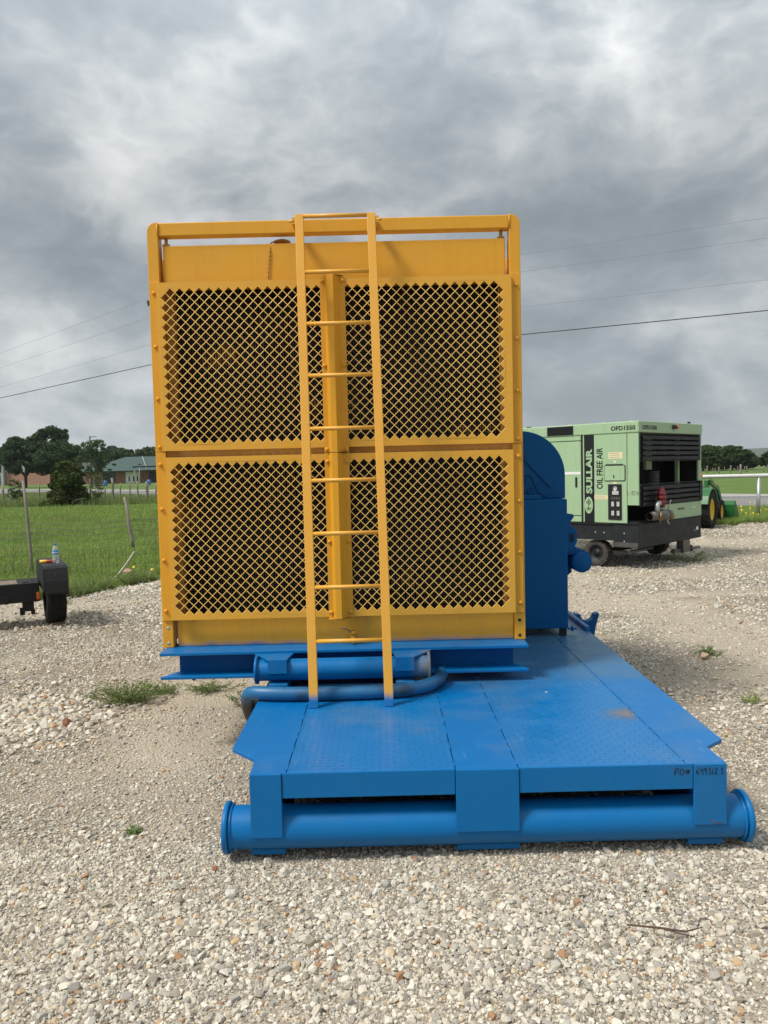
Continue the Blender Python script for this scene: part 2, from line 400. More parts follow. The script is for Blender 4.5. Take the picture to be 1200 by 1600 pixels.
def lettering(body, org, ex, ey, wid, hei, mat, parent, name='lettering', bold=0.0, depth=.0025, space=1.0):
    cu = bpy.data.curves.new('text', 'FONT'); cu.body = body; cu.size = 1; cu.offset = bold; cu.space_character = space; cu.resolution_u = 4
    t = bpy.data.objects.new('text', cu); COL.objects.link(t)
    me = bpy.data.meshes.new_from_object(t.evaluated_get(bpy.context.evaluated_depsgraph_get()))
    bpy.data.objects.remove(t); bpy.data.curves.remove(cu)
    co = np.array([v.co[:] for v in me.vertices]); lo = co.min(0); hi = co.max(0)
    faces = [list(p.vertices) for p in me.polygons]; bpy.data.meshes.remove(me)
    ex = Vector(ex); ey = Vector(ey); ez = ex.cross(ey); org = Vector(org)
    vs = [org + ex * float((c[0] - lo[0]) / (hi[0] - lo[0]) * wid) + ey * float((c[1] - lo[1]) / (hi[1] - lo[1]) * hei) + ez * depth for c in co]
    return MB().add(vs, faces).build(name, mat, parent)
def strokes(lines, org, ex, ey, r, mat, parent, name='lettering'):
    ex = Vector(ex); ey = Vector(ey); ez = ex.cross(ey); mb = MB()
    for ln in lines: mb.tube([Vector(org) + ex * p[0] + ey * p[1] for p in ln], r, 5)
    return mb.build(name, mat, parent)
rng = np.random.default_rng(5)
random.seed(5)

# value noise in numpy
_tab = np.random.default_rng(11).random((256, 256))
def vnoise(x, y):
    xi = np.floor(x).astype(int); yi = np.floor(y).astype(int); fx = x - xi; fy = y - yi
    fx = fx * fx * (3 - 2 * fx); fy = fy * fy * (3 - 2 * fy); g = lambda a, b: _tab[a & 255, b & 255]
    return (g(xi, yi) * (1 - fx) + g(xi + 1, yi) * fx) * (1 - fy) + (g(xi, yi + 1) * (1 - fx) + g(xi + 1, yi + 1) * fx) * fy
def fbm(x, y, o=4):
    s = 0; a = .5; t = 0
    for i in range(o): s = s + a * vnoise(x * 2 ** i + 17.3 * i, y * 2 ** i + 5.1 * i); t += a; a *= .5
    return s / t
sst = lambda v, a, b: (lambda q: q * q * (3 - 2 * q))(np.clip((v - a) / (b - a), 0, 1))
gau = lambda x, y, cx, cy, sx, sy, an=0.0: np.exp(-((((x - cx) * math.cos(an) + (y - cy) * math.sin(an)) / sx) ** 2 + ((-(x - cx) * math.sin(an) + (y - cy) * math.cos(an)) / sy) ** 2))

# ------------------------------------------------------------------ the setting
EDGE_X = [-60, -30, -12, -7.5, -5.2, -4.2, -3.5, -2, 3, 8.1, 10, 14, 60]
EDGE_Y = [6.5, 7.4, 8.7, 9.5, 9.9, 10.3, 11.9, 13.2, 16.2, 19.3, 20.3, 22.3, 46]
def edge(x): return np.interp(x, EDGE_X, EDGE_Y) + (fbm(x * 1.7, x * 0 + 3.0) - .5) * .7
def dirt(x, y):
    n = fbm(x * .9 + 40, y * .9 + 9); d_ = sst(n, .46, .62) * .80
    d_ = np.maximum(d_, .95 * gau(x, y, -1.25, 4.6, .75, 1.0)); d_ = np.maximum(d_, .8 * gau(x, y, -1.6, 5.9, .45, .5))
    d_ = np.maximum(d_, .95 * gau(x, y, 1.35, 2.25, .42, .30)); d_ = np.maximum(d_, .55 * gau(x, y, -.95, 3.7, .45, .5))
    d_ = np.maximum(d_, .8 * gau(x, y, -3.6, 9.6, 2.2, .55, .3)); d_ = np.maximum(d_, .9 * gau(x, y, 3.6, 9.3, 1.9, .35, .1)); d_ = np.maximum(d_, .8 * gau(x, y, 3.7, 11.1, 2.4, .5, .2))
    d_ = np.maximum(d_, .8 * gau(x, y, 2.2, 5.6, .35, .5)); d_ = np.maximum(d_, .8 * gau(x, y, 7.5, 15.5, 3.5, .8, .5))
    d_ = d_ * (1 - .95 * gau(x, y, -2.35, 5.0, .42, .55)) * (1 - .8 * gau(x, y, .1, 2.6, .9, .35))
    return np.clip(d_ + (fbm(x * 6, y * 6) - .5) * .35, 0, 1)
def relief(x, y):
    return (fbm(x * .6 + 3, y * .6 + 8) - .5) * .03 + (fbm(x * 4, y * 4) - .5) * .012 + .035 * gau(x, y, -2.4, 5.0, .45, .5) + .02 * gau(x, y, -2.9, 10.2, 1.2, .3, .3) \
        - .012 + .05 * gau(x, y, -3.0, 11.2, .8, .35, 1.0)

xs = np.unique(np.concatenate([np.linspace(-60, -9, 26), np.linspace(-9, 14, 210), np.linspace(14, 60, 26)]))
ts = np.concatenate([np.linspace(-25, 0, 14)[:-1], np.linspace(0, 8, 110)[:-1], np.linspace(8, 12, 26)[:-1]])
X, T = np.meshgrid(xs, np.linspace(0, 1, 190))
E_ = edge(X)
tt = np.where(T < .08, -25 + T / .08 * 25.5, .5 + ((T - .08) / .92) ** 1.45 * (E_ - .5))
Yg = tt; Zg = relief(X, Yg) - .02 * sst(T, .985, 1.0)
nx, ny = len(xs), 190
idx = np.arange(nx * ny).reshape(ny, nx)
F = np.stack([idx[:-1, :-1], idx[:-1, 1:], idx[1:, 1:], idx[1:, :-1]], -1).reshape(-1, 4)
yard_me = mesh_np('gravel_yard', np.stack([X, Yg, Zg], -1).reshape(-1, 3), F, 'yard', True)
a = yard_me.attributes.new('dirt', 'FLOAT', 'POINT'); a.data.foreach_set('value', dirt(X, Yg).ravel().astype(np.float32))
damp = np.clip(gau(X, Yg, 5.1, 9.0, 1.3, .16, .1) + gau(X, Yg, 4.0, 8.35, .5, .10, -.05) + .8 * gau(X, Yg, 3.75, 9.1, .5, .1) + .9 * gau(X, Yg, 5.0, 8.55, .6, .07) + .6 * gau(X, Yg, 1.3, 5.2, .5, .2, .4), 0, 1) * sst(fbm(X * 5, Yg * 5), .3, .55)
a = yard_me.attributes.new('damp', 'FLOAT', 'POINT'); a.data.foreach_set('value', damp.ravel().astype(np.float32))
link('gravel_yard', yard_me, kind='structure')

# the field: one sheet to the horizon
fx_ = np.concatenate([-np.geomspace(4000, 60, 24), np.linspace(-50, 50, 41), np.geomspace(60, 4000, 24)])
fy_ = np.concatenate([-np.geomspace(3000, 40, 10), np.linspace(-30, 60, 46), np.geomspace(64, 6000, 40)])
X, Y = np.meshgrid(fx_, fy_); Z = np.full_like(X, -.045)
idx = np.arange(X.size).reshape(X.shape); F = np.stack([idx[:-1, :-1], idx[:-1, 1:], idx[1:, 1:], idx[1:, :-1]], -1).reshape(-1, 4)
link('grass_field', mesh_np('grass_field', np.stack([X, Y, Z], -1).reshape(-1, 3), F, 'field', True), kind='structure')

# the road runs diagonally beyond the yard: normal (.737,.676)
rn = Vector((.737, .676, 0)); rt = Vector((-.676, .737, 0))
def strip(o0, o1, z, l0=-260, l1=420): return MB().add([rn * o0 + rt * l0 + Vector((0, 0, z)), rn * o1 + rt * l0 + Vector((0, 0, z)), rn * o1 + rt * l1 + Vector((0, 0, z)), rn * o0 + rt * l1 + Vector((0, 0, z))], [(0, 1, 2, 3)])
road = strip(27.2, 38.2, -.030).build('road', 'asphalt', kind='structure')
for o0, o1, mt in ((27.75, 27.95, 'concrete'), (36.9, 37.35, 'concrete'), (32.2, 32.4, 'roadyellow'), (32.62, 32.82, 'roadyellow')):
    strip(o0, o1, -.025).build('road_line', mt, road)
strip(38.2, 39.3, -.034).build('road_shoulder', plain('pale_road_shoulder', (.42, .39, .33), .9, 0, .3, 3, .3), kind='structure')
# far hills
hx = np.linspace(-3000, 3000, 140); hz = 8 + 34 * fbm(hx / 420 + 2, hx * 0 + 1.5) ** 1.2 * (1 + .2 * np.sin(hx / 300))
hv = []; 
for k, (yy, s_) in enumerate(((1500, 0), (1700, .55), (1900, .9), (2150, 1.0), (2600, .8), (3000, 0))):
    hv.append(np.stack([hx * yy / 1500, np.full_like(hx, yy), hz * s_ * yy / 1500 * .95 - .5 * (s_ == 0)], -1))
hv = np.concatenate(hv); idx = np.arange(140 * 6).reshape(6, 140)
F = np.stack([idx[:-1, :-1], idx[:-1, 1:], idx[1:, 1:], idx[1:, :-1]], -1).reshape(-1, 4)
link('hills', mesh_np('hills', hv, F, 'hill', True), kind='structure')

# ------------------------------------------------------------------ gravel: stones lying on the yard (one heap nobody could count)
def rock_mesh(seed, flat=.7):
    r = np.random.default_rng(seed); bm = bmesh.new(); st = r.uniform(.68, 1.0)
    for i in range(12 if seed % 2 else 19):
        p = r.normal(size=3); p /= np.linalg.norm(p); p = np.sign(p) * np.abs(p) ** .85; p *= r.uniform(.80, 1.0); bm.verts.new((p[0], p[1] * st, p[2] * flat))
    h = bmesh.ops.convex_hull(bm, input=bm.verts)
    bmesh.ops.delete(bm, geom=[e for e in set(h['geom_interior']) | set(h['geom_unused']) if isinstance(e, bmesh.types.BMVert)], context='VERTS')
    me = bpy.data.meshes.new('rock'); bm.to_mesh(me); bm.free(); me.materials.append(M['stone']); return me
rocks = bpy.data.collections.new('rock_shapes')
for k in range(8): rocks.objects.link(bpy.data.objects.new('rock_shape', rock_mesh(100 + k, .50 + .08 * (k % 5))))

def gravel_points():
    P = []; RD = []
    for (y0, y1, dens, r0, r1) in ((1.75, 3.3, 13000, .0035, .0085), (1.75, 3.8, 3900, .0075, .0155), (1.75, 3.6, 420, .013, .025), (3.0, 5.2, 5200, .004, .0095), (3.0, 5.2, 900, .008, .016), (5.2, 8, 2600, .006, .012), (5.2, 8, 350, .010, .022), (8, 13, 900, .009, .020), (8, 13, 160, .014, .03), (13, 20.5, 300, .014, .03)):
        n = int(dens * (y1 - y0) * 1.2 * ((y0 + y1) / 2 + 3.0))
        yy = np.sqrt(rng.uniform(y0 ** 2, y1 ** 2, n)); xx = rng.uniform(-.60, .60, n) * (yy + 3.0)
        nearf = 1 - sst(yy, 2.7, 3.6)          # the near ground is packed full of stones
        keep = rng.random(n) > dirt(xx, yy) * (.93 - .45 * nearf * (1 - gau(xx, yy, 1.35, 2.25, .5, .35)))
        keep &= rng.random(n) < -.05 + .55 * nearf + 1.7 * fbm(xx * 2.2 + 5, yy * 2.2)
        if y0 < 2 and r0 > .006: keep &= rng.random(n) < 1 - sst(yy + (fbm(xx * 1.5, yy * 1.5) - .5) * 1.6, 2.2, 3.7)
        keep &= yy < edge(xx) - .02
        xx, yy = xx[keep], yy[keep]; rr = r0 + (r1 - r0) * rng.random(len(xx)) ** 1.8
        rr *= 1 + .55 * gau(xx, yy, -2.35, 5.0, .45, .5)
        P.append(np.stack([xx, yy, relief(xx, yy) + rr * .22], -1)); RD.append(rr)
    for (cx, cy, sx, sy, n, r0, r1) in ((-2.42, 4.95, .28, .30, 700, .014, .036), (-2.75, 5.25, .35, .35, 600, .013, .032), (-1.98, 4.98, .09, .07, 60, .013, .034), (-1.83, 5.14, .09, .07, 45, .012, .028), (-2.2, 4.55, .3, .15, 160, .010, .024), (-3.3, 10.9, .45, .22, 260, .018, .040), (-3.4, 8.9, .9, .5, 500, .014, .030), (2.5, 5.0, .45, .35, 420, .012, .028), (.1, 2.62, .6, .22, 420, .010, .021)):
        xx = rng.normal(cx, sx, n); yy = rng.normal(cy, sy, n); rr = r0 + (r1 - r0) * rng.random(n) ** 1.6
        k = yy < edge(xx) + .15; xx, yy, rr = xx[k], yy[k], rr[k]
        P.append(np.stack([xx, yy, relief(xx, yy) + rr * .3], -1)); RD.append(rr)
    return np.concatenate(P), np.concatenate(RD)
GP, GR = gravel_points(); NG = len(GP)
gm = bpy.data.meshes.new('gravel'); gm.vertices.add(NG); gm.vertices.foreach_set('co', GP.astype(np.float32).ravel())
at = gm.attributes.new('size', 'FLOAT', 'POINT'); at.data.foreach_set('value', GR.astype(np.float32))
at = gm.attributes.new('turn', 'FLOAT_VECTOR', 'POINT'); tv = np.stack([rng.normal(0, .35, NG), rng.normal(0, .35, NG), rng.uniform(0, 6.28, NG)], -1); at.data.foreach_set('vector', tv.astype(np.float32).ravel())
at = gm.attributes.new('pick', 'INT', 'POINT'); at.data.foreach_set('value', rng.integers(0, 8, NG).astype(np.int32))
gravel = bpy.data.objects.new('gravel', gm); COL.objects.link(gravel); tag(gravel, kind='stuff')
ng = bpy.data.node_groups.new('scatter_stones', 'GeometryNodeTree')
ng.interface.new_socket('Geometry', in_out='INPUT', socket_type='NodeSocketGeometry'); ng.interface.new_socket('Geometry', in_out='OUTPUT', socket_type='NodeSocketGeometry')
gi = ng.nodes.new('NodeGroupInput'); go = ng.nodes.new('NodeGroupOutput'); ip = ng.nodes.new('GeometryNodeInstanceOnPoints'); ci = ng.nodes.new('GeometryNodeCollectionInfo')
ci.inputs['Collection'].default_value = rocks; ci.inputs['Separate Children'].default_value = True; ci.inputs['Reset Children'].default_value = True
def nattr(nm, ty):
    nd = ng.nodes.new('GeometryNodeInputNamedAttribute'); nd.data_type = ty; nd.inputs['Name'].default_value = nm; return [o for o in nd.outputs if o.enabled][0]
er = ng.nodes.new('FunctionNodeEulerToRotation')
L = ng.links.new
L(gi.outputs[0], ip.inputs['Points']); L(ci.outputs[0], ip.inputs['Instance']); ip.inputs['Pick Instance'].default_value = True
L(nattr('pick', 'INT'), ip.inputs['Instance Index']); L(nattr('turn', 'FLOAT_VECTOR'), er.inputs[0]); L(er.outputs[0], ip.inputs['Rotation']); L(nattr('size', 'FLOAT'), ip.inputs['Scale']); L(ip.outputs[0], go.inputs[0])
gravel.modifiers.new('scatter', 'NODES').node_group = ng

# single stones that stand out
def one_stone(name, label, x, y, r, col, seed, flat=.7):
    me = rock_mesh(seed, flat); m = plain(name + '_surface', col, .9, 0, .3, 40, .4); me.materials.clear(); me.materials.append(m)
    o = link(name, me, label=label, cat='stone', group='loose stones on the gravel'); o.location = (x, y, float(relief(np.array([x]), np.array([y]))[0]) + r * .35); o.scale = (r, r, r); o.rotation_euler = (random.random(), random.random(), random.random() * 6)
one_stone('stone', 'chalk white stone lying in front of the right end of the blue front pipe', 1.04, 3.02, .026, (.72, .70, .64), 901)
one_stone('stone', 'rust brown stone at the foot of the pale gravel heap by the weeds', -2.06, 4.85, .042, (.20, .085, .04), 902, .9)
one_stone('stone', 'white stone beside the rust brown one on the pale gravel heap', -2.18, 4.78, .05, (.66, .63, .56), 903)
one_stone('stone', 'small orange brown stone under the left end of the blue front pipe', -.72, 3.05, .018, (.30, .13, .06), 904)
one_stone('stone', 'orange stone in the foreground below the middle of the blue pipe', .145, 2.52, .016, (.38, .17, .07), 905)
one_stone('stone', 'large pale flat stone in the gravel at the lower left', -.62, 2.86, .032, (.58, .55, .49), 906, .5)
one_stone('stone', 'tan stone beside the small weed to the right of the deck', 2.60, 6.22, .05, (.55, .40, .27), 907)
tw = MB().tube([(.80, 2.56, .02), (.90, 2.525, .028), (.98, 2.51, .022), (1.05, 2.535, .02)], [.003, .0038, .003, .0015], 6).tube([(.90, 2.525, .028), (.95, 2.49, .03), (1.0, 2.48, .022)], [.003, .0025, .0015], 5).build('twig', plain('dry_twig', (.10, .06, .04), .9))
tag(tw, 'dark dry forked twig lying on gravel at the lower right', 'twig')

# ------------------------------------------------------------------ blue skid platform
DK = .37
skid = thing('equipment_skid', 'long low blue steel platform with tread plate deck and round pipe across its front', 'skid', (0, 0, 0))
def deck(pts, name, mat): return MB().prism(pts, 2, DK - .018, DK).build(name, mat, skid, .0025)
g = .0018
BK = 9.4
deck([(-.565, 3.09), (-.427 - g, 3.09), (-.427 - g, BK), (-.705, BK), (-.705, 3.385), (-.582, 3.25), (-.575, 3.09)], 'edge_plate', 'blue_deck')
deck([(-.427 + g, 3.0935), (.267 - g, 3.0935), (.267 - g, BK), (-.427 + g, BK)], 'tread_plate', 'blue_tread')
deck([(.267 + g, 3.09), (.525 - g, 3.09), (.525 - g, BK), (.267 + g, BK)], 'centre_plate', 'blue_deck')
deck([(.525 + g, 3.0935), (1.212 - g, 3.0935), (1.212 - g, BK), (.525 + g, BK)], 'tread_plate', 'blue_tread')
deck([(1.212 + g, 3.09), (1.377, 3.09), (1.373, 3.27), (1.476, 3.355), (1.50, 5.6), (1.515, 6.9), (1.515, BK), (1.212 + g, BK)], 'edge_plate', 'blue_deck')
wb = MB()
for sx in (-.427, .267, .525, 1.212):
    y = 3.12
    while y < 6.4:
        l = random.uniform(.05, .16)
        wb.tube([(sx, y, DK - .001), (sx, y + l, DK - .001)], .0042, 6); y += l + random.uniform(.02, .16)
wb.build('stitch_weld', 'blue', skid, kind='stuff')
for x0, x1, zb in ((-.576, -.446, .103), (.267, .526, .109), (1.240, 1.374, .116)):
    MB().box(x0, x1, 3.074, 3.0885, zb, DK).build('front_plate', 'blue', skid, .003)
for x0, x1 in ((-.444, .265), (.528, 1.238)):
    MB().box(x0, x1, 3.080, 3.092, .266, DK).box(x0, x1, 3.093, 3.15, .266, .274).build('front_beam', 'blue', skid, .002)
MB().lathe([(.088, 0), (.088, 2.15)], (-.68, 3.17, .110), (1, 0, 0), 40).build('front_pipe', 'blue', skid)
for x0, sgn in ((-.688, -1), (1.480, 1)):
    MB().lathe([(.085, -.011), (.102, -.011), (.106, -.007), (.106, .007), (.102, .011), (.093, .011), (.089, .004), (1e-4, .004)], (x0, 3.17, .109), (sgn, 0, 0), 40).build('pipe_flange', 'blue', skid)
    MB().lathe([(.089, 0), (.098, .004), (.089, .012)], (x0 - sgn * .025, 3.17, .109), (sgn, 0, 0), 40).build('weld_ring', 'blue', skid)
for x0, x1 in ((-.590, -.445), (.270, .536), (1.238, 1.385)):
    MB().box(x0, x1, 3.135, 3.30, .004, .028).build('pipe_shoe', 'blue', skid, .004)
for x0, x1 in ((-.55, -.46), (.30, .49), (1.25, 1.35)):
    m_ = MB().box(x0, x1, 3.25, BK, .03, .05).box(x0, x1, 3.25, BK, .33, .351)
    xc = (x0 + x1) / 2; m_.box(xc - .012, xc + .012, 3.25, BK, .0505, .3295); m_.build('skid_runner', 'blue_shaded', skid)
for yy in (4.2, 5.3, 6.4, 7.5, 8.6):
    MB().box(-.44, .295, yy, yy + .10, .12, .33).box(.495, 1.245, yy, yy + .10, .12, .33).build('cross_beam', 'blue_shaded', skid)
# inked number on the front
bx = lambda *p: list(p)
pd = [[(0, 0), (.003, .026)], [(.003, .026), (.012, .027), (.015, .02), (.011, .013), (.003, .012)], [(.022, .001), (.024, .024)], [(.019, .023), (.034, .022), (.039, .012), (.034, .002), (.021, .001)],
      [(.047, .003), (.050, .022)], [(.055, .003), (.058, .022)], [(.044, .009), (.061, .010)], [(.044, .016), (.062, .017)]]
num = [[(.009, .028), (.002, .017), (.001, .005), (.008, .002), (.012, .008), (.008, .014), (.002, .010)],
       [(.018, .028), (.019, .016), (.027, .018)], [(.028, .028), (.026, .0)], [(.042, .024), (.035, .027), (.034, .018), (.042, .018), (.042, .026), (.041, .0)],
       [(.050, .026), (.058, .027), (.053, .016), (.059, .011), (.056, .002), (.049, .001)], [(.067, .027), (.066, .0)], [(.0725, .0015), (.0735, .0015)],
       [(.077, .022), (.083, .027), (.088, .022), (.076, .002), (.090, .002)], [(.101, .025), (.109, .026), (.104, .015), (.111, .009), (.106, .001), (.099, .003)]]
strokes(pd, (1.162, 3.0795, .327), (1, 0, 0), (0, 0, 1), .0016, 'ink', skid)
strokes(num, (1.247, 3.0738, .328), (1, 0, 0), (0, 0, 1), .0016, 'ink', skid)
rust = plain('rust_scrape', (.16, .055, .02), .9)
strokes([[(.03, .02), (.05, .004), (.08, .006)], [(.045, .018), (.06, .004)]], (1.275, 3.0738, .117), (1, 0, 0), (0, 0, 1), .0014, rust, skid, 'scratch')
# sand drifted on the deck by the right seam, paint chips and washers lying about
sand = MB()
for k in range(1700):
    q = abs(random.gauss(0, .42)); px_ = 1.200 - min(q * .16, .2) + random.gauss(0, .012); py_ = 3.74 + random.gauss(0, .045) - q * .02
    if px_ < 1.209:
        s_ = random.uniform(.0016, .0042); sand.add([(px_, py_, DK + .001), (px_ + s_, py_ + s_ * .3, DK + .0008), (px_ + s_ * .3, py_ + s_, DK + .0008), (px_ + s_ * .4, py_ + s_ * .4, DK + s_ * .7)], [(0, 1, 3), (1, 2, 3), (2, 0, 3)])
sd_ = sand.build('sand_drift', plain('drift_sand', (.30, .27, .215), .95)); tag(sd_, kind='stuff')
for k, (x, y, s_, lb) in enumerate(((.60, 4.72, .016, 'white paint flake on the deck under the beam, left of two'), (.72, 4.73, .020, 'larger white paint flake on the deck under the beam'), (.25, 4.36, .014, 'white paint flake on the deck behind the ladder'), (.86, 4.13, .008, 'tiny white speck in the middle of the right tread plate'))):
    o = MB().prism([(-1, -.4), (.2, -.6), (1, -.1), (.5, .5), (-.6, .5)], 2, 0, .12).build('paint_flake', 'white'); o.scale = (s_, s_, s_); o.location = (x, y, DK + .0005); tag(o, lb, 'paint flake', 'white flakes on the blue deck')

# saddle bracket and low rail at the right edge of the deck
MB().box(1.475, 1.51, 5.66, 6.8, DK + .0005, .402).build('edge_rail', 'blue', skid, .004)
ang = [math.pi + math.pi * k / 12 for k in range(13)]
sad = [(1.525, .395), (1.565, .395)] + [(1.62 + .055 * math.cos(a), .395 + .055 * math.sin(a)) for a in ang] + [(1.715, .405), (1.715, .385), (1.69, .30), (1.66, .12), (1.54, .12), (1.525, .30)]
MB().prism(sad, 1, 6.15, 6.23).build('pipe_saddle', 'blue_shaded', skid, .004)
MB().box(1.5155, 1.70, 6.13, 6.25, .10, .119).build('saddle_foot', 'blue_shaded', skid)

# ------------------------------------------------------------------ chain guard and brackets (blue darkened for the shade behind the radiator)
gd = thing('chain_guard', 'shade-darkened blue steel housing with a rounded top standing behind the yellow radiator', 'machine guard', (1.0, 5.7, DK))
gdl = lambda mb: mb.xf(Matrix.Translation((-1.0, -5.7, -DK)))
gdl(B(.45, 1.312, 5.50, 6.3, .425, 1.36)).build('lower_housing', 'blue_shaded', gd, .006)
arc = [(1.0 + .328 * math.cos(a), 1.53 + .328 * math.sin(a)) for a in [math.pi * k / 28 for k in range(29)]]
gdl(MB().prism(arc + [(.672, 1.3605), (1.328, 1.3605)], 1, 5.62, 6.2)).build('rounded_cover', 'blue_shaded', gd, .005)
gdl(B(.9, 1.135, 5.515, 5.618, 1.361, 1.392)).build('ledge_box', 'blue_shaded', gd, .006)
gdl(MB().prism([(1.02, 1.655), (1.215, 1.44), (1.235, 1.456), (1.04, 1.672)], 1, 5.607, 5.6195)).build('strap', 'blue_shaded', gd, .003)
gdl(MB().prism([(1.02, 1.565), (1.10, 1.54), (1.15, 1.43), (1.20, 1.385), (1.17, 1.375), (1.12, 1.42), (1.08, 1.52), (1.02, 1.535)], 1, 5.610, 5.6195)).build('curved_strap', 'blue_shaded', gd, .003)
for bx_, bz in ((1.045, 1.50), (1.075, 1.535), (1.085, 1.445), (1.13, 1.475), (1.06, 1.42)):
    gdl(MB().cyl((bx_, 5.6195, bz), (bx_, 5.604, bz), .011, 8)).build('bolt', 'blue_shaded', gd)
gdl(MB().prism([(1.3125, 1.255), (1.37, 1.245), (1.375, 1.225), (1.355, 1.20), (1.34, 1.165), (1.3125, 1.15)], 1, 5.56, 5.60)).build('gusset', 'blue_shaded', gd, .003)
ear = [(1.3125, 1.185), (1.345, 1.165)] + [(1.33 + .072 * math.cos(a), 1.075 + .095 * math.sin(a)) for a in [math.pi / 2.6 - k * math.pi / 8 for k in range(7)]] + [(1.3125, .95)]
gdl(MB().prism(ear, 1, 5.57, 5.60)).build('lifting_lug', 'blue_shaded', gd, .003)
gdl(MB().prism([(1.348, 1.045), (1.372, 1.045), (1.374, 1.075), (1.372, 1.105), (1.348, 1.105), (1.346, 1.075)], 1, 5.564, 5.569)).build('lug_slot', 'black_flat', gd)
gdl(MB().prism([(1.3125, 1.03), (1.34, 1.03), (1.50, .955), (1.50, .915), (1.492, .915), (1.492, .945), (1.3125, .945)], 1, 5.62, 6.4)).build('shelf_bracket', 'blue_shaded', gd, .003)
gdl(MB().lathe([(1e-4, 0), (.070, 0), (.074, .004), (.074, 1.1)], (1.436, 5.58, .890), (0, 1, 0), 32)).build('round_tube', 'blue_shaded', gd)
gdl(MB().prism([(1.3125, .944), (1.40, .944), (1.40, .80), (1.36, .765), (1.3125, .762)], 1, 5.75, 6.4)).build('under_bracket', 'blue_shaded', gd)
gdl(MB().box(1.255, 1.30, 5.505, 5.55, DK + .0005, .424)).build('foot', 'black', gd)
gdl(MB().box(1.3125, 1.375, 5.515, 5.53, .412, .424).cyl((1.345, 5.522, .40), (1.345, 5.522, .44), .008, 8)).build('corner_tab', 'blue_shaded', gd)

# ------------------------------------------------------------------ blue sub frame with its own pipe
sf = thing('engine_subframe', 'blue I beam and short round pipe carrying the yellow radiator above the deck', 'beam frame', (-.25, 4.45, DK))
sfl = lambda mb: mb.xf(Matrix.Translation((.25, -4.45, -DK)))
flp = [(-1.306, 4.36), (.812, 4.36), (.745, 4.50), (.745, 4.62), (-1.228, 4.62), (-1.228, 4.50)]
flt = [(-1.306, 4.36), (.812, 4.36), (.812, 4.62), (-1.306, 4.62)]
sfl(MB().prism(flt, 2, .561, .5785)).build('top_flange', 'blue', sf, .003)
sfl(MB().prism(flp, 2, .424, .441)).build('bottom_flange', 'blue', sf, .003)
sfl(B(-1.226, .742, 4.485, 4.50, .4415, .5605)).build('web', 'blue_shaded', sf)
sfl(MB().prism([(-1.165, .4235), (-1.105, .4235), (-1.13, .395), (-1.14, .395)], 1, 4.44, 4.48)).build('drain_plug', 'black', sf)
sfl(MB().lathe([(.060, 0), (.060, .955)], (-.728, 4.27, .492), (1, 0, 0), 32)).build('frame_pipe', 'blue_pipe', sf)
for x0, sgn in ((-.735, -1), (.232, 1)):
    sfl(MB().lathe([(.055, -.008), (.079, -.008), (.079, .006), (.05, .006), (.04, 0), (1e-4, 0)], (x0, 4.27, .494), (sgn, 0, 0), 32)).build('pipe_flange', 'blue_pipe', sf)
for x0, x1, xw in ((-.662, -.556, -.76), (.045, .148, .25)):
    pts = [(x0, 4.206), (x1, 4.206), (max(x1, min(xw, x1)) + .02, 4.358), (min(x0, xw), 4.358)] if xw < x0 else [(x0, 4.206), (x1, 4.206), (xw, 4.358), (x0 - .02, 4.358)]
    mb = MB().prism(pts, 2, .554, .566).prism([(x0, .566), (x1, .566), (x1, .487), (x0, .487)], 1, 4.196, 4.2055)
    sfl(mb).build('pipe_clamp', 'blue_pipe', sf, .002)
    sfl(MB().box(x0, x1, 4.20, 4.36, DK + .001, .428)).build('runner_toe', 'blue_dirty', sf, .004)
    sfl(MB().box(x0 + .01, x1 - .01, 4.361, 7.2, DK + .001, .4235)).build('runner', 'blue_shaded', sf)
sfl(MB().box(-.552, .04, 4.66, 4.70, DK + .001, .42)).build('cross_tie', 'black', sf)

# ------------------------------------------------------------------ yellow radiator unit
rd = thing('radiator_unit', 'tall yellow radiator cabinet with four mesh screens facing the front', 'radiator', (-.25, 4.5, 0))
rl = lambda mb: mb.xf(Matrix.Translation((.25, -4.5, 0)))
def rp(mb, name, mat='yellow', bev=.003, **kw): return rl(mb).build(name, mat, rd, bev, **kw)
BT = .579
for x0, x1, sg in ((-1.325, -1.262, -1), (.757, .820, 1)):
    xo, xi = (x0, x1) if sg < 0 else (x1, x0)
    pts = [(xi, BT), (xi, 3.05)] + [(xo - sg * .055 + sg * .055 * math.sin(a), 2.995 + .055 * math.cos(a)) for a in [math.pi / 2 * k / 8 for k in range(9)]] + [(xo, BT)]
    rp(MB().prism(pts, 1, 4.502, 4.58), 'corner_post')
    rp(MB().tube([(xi + sg * .001, 4.500, 2.972), (xi + sg * .001, 4.500, 3.047)], .004, 6), 'corner_weld', bev=0)
    # bolted cover strips over the post
    xa, xb = sorted((xo - sg * .004, xi - sg * .0))
    rp(B(xa, xb, 4.494, 4.5015, 1.735, 2.71), 'cover_strip', bev=.0015)
    xa, xb = sorted((xo - sg * .010, xi))
    rp(B(xa, xb, 4.491, 4.5015, .742, 1.731), 'cover_strip', bev=.0015)
rp(B(-1.2615, .7565, 4.505, 4.575, 2.970, 3.047), 'top_rail', bev=.006)
rp(B(-1.243, .737, 4.525, 4.95, 2.692, 2.921), 'header_tank', bev=.006)
rp(B(-1.2425, .7545, 4.53, 4.60, BT, .745), 'bottom_plate', 'yellow_low')
for x in (-1.315, .800): rp(B(x, x + .012, 4.581, 5.45, BT, 2.90), 'side_panel', 'yellow')
rp(B(-1.302, .799, 5.40, 5.45, BT, 2.90), 'rear_panel', 'yellow')
for x0, x1 in ((-1.2605, -1.215), (.715, .7565)): rp(B(x0, x1, 4.60, 4.66, .75, 2.69), 'core_frame', 'yellow_in')
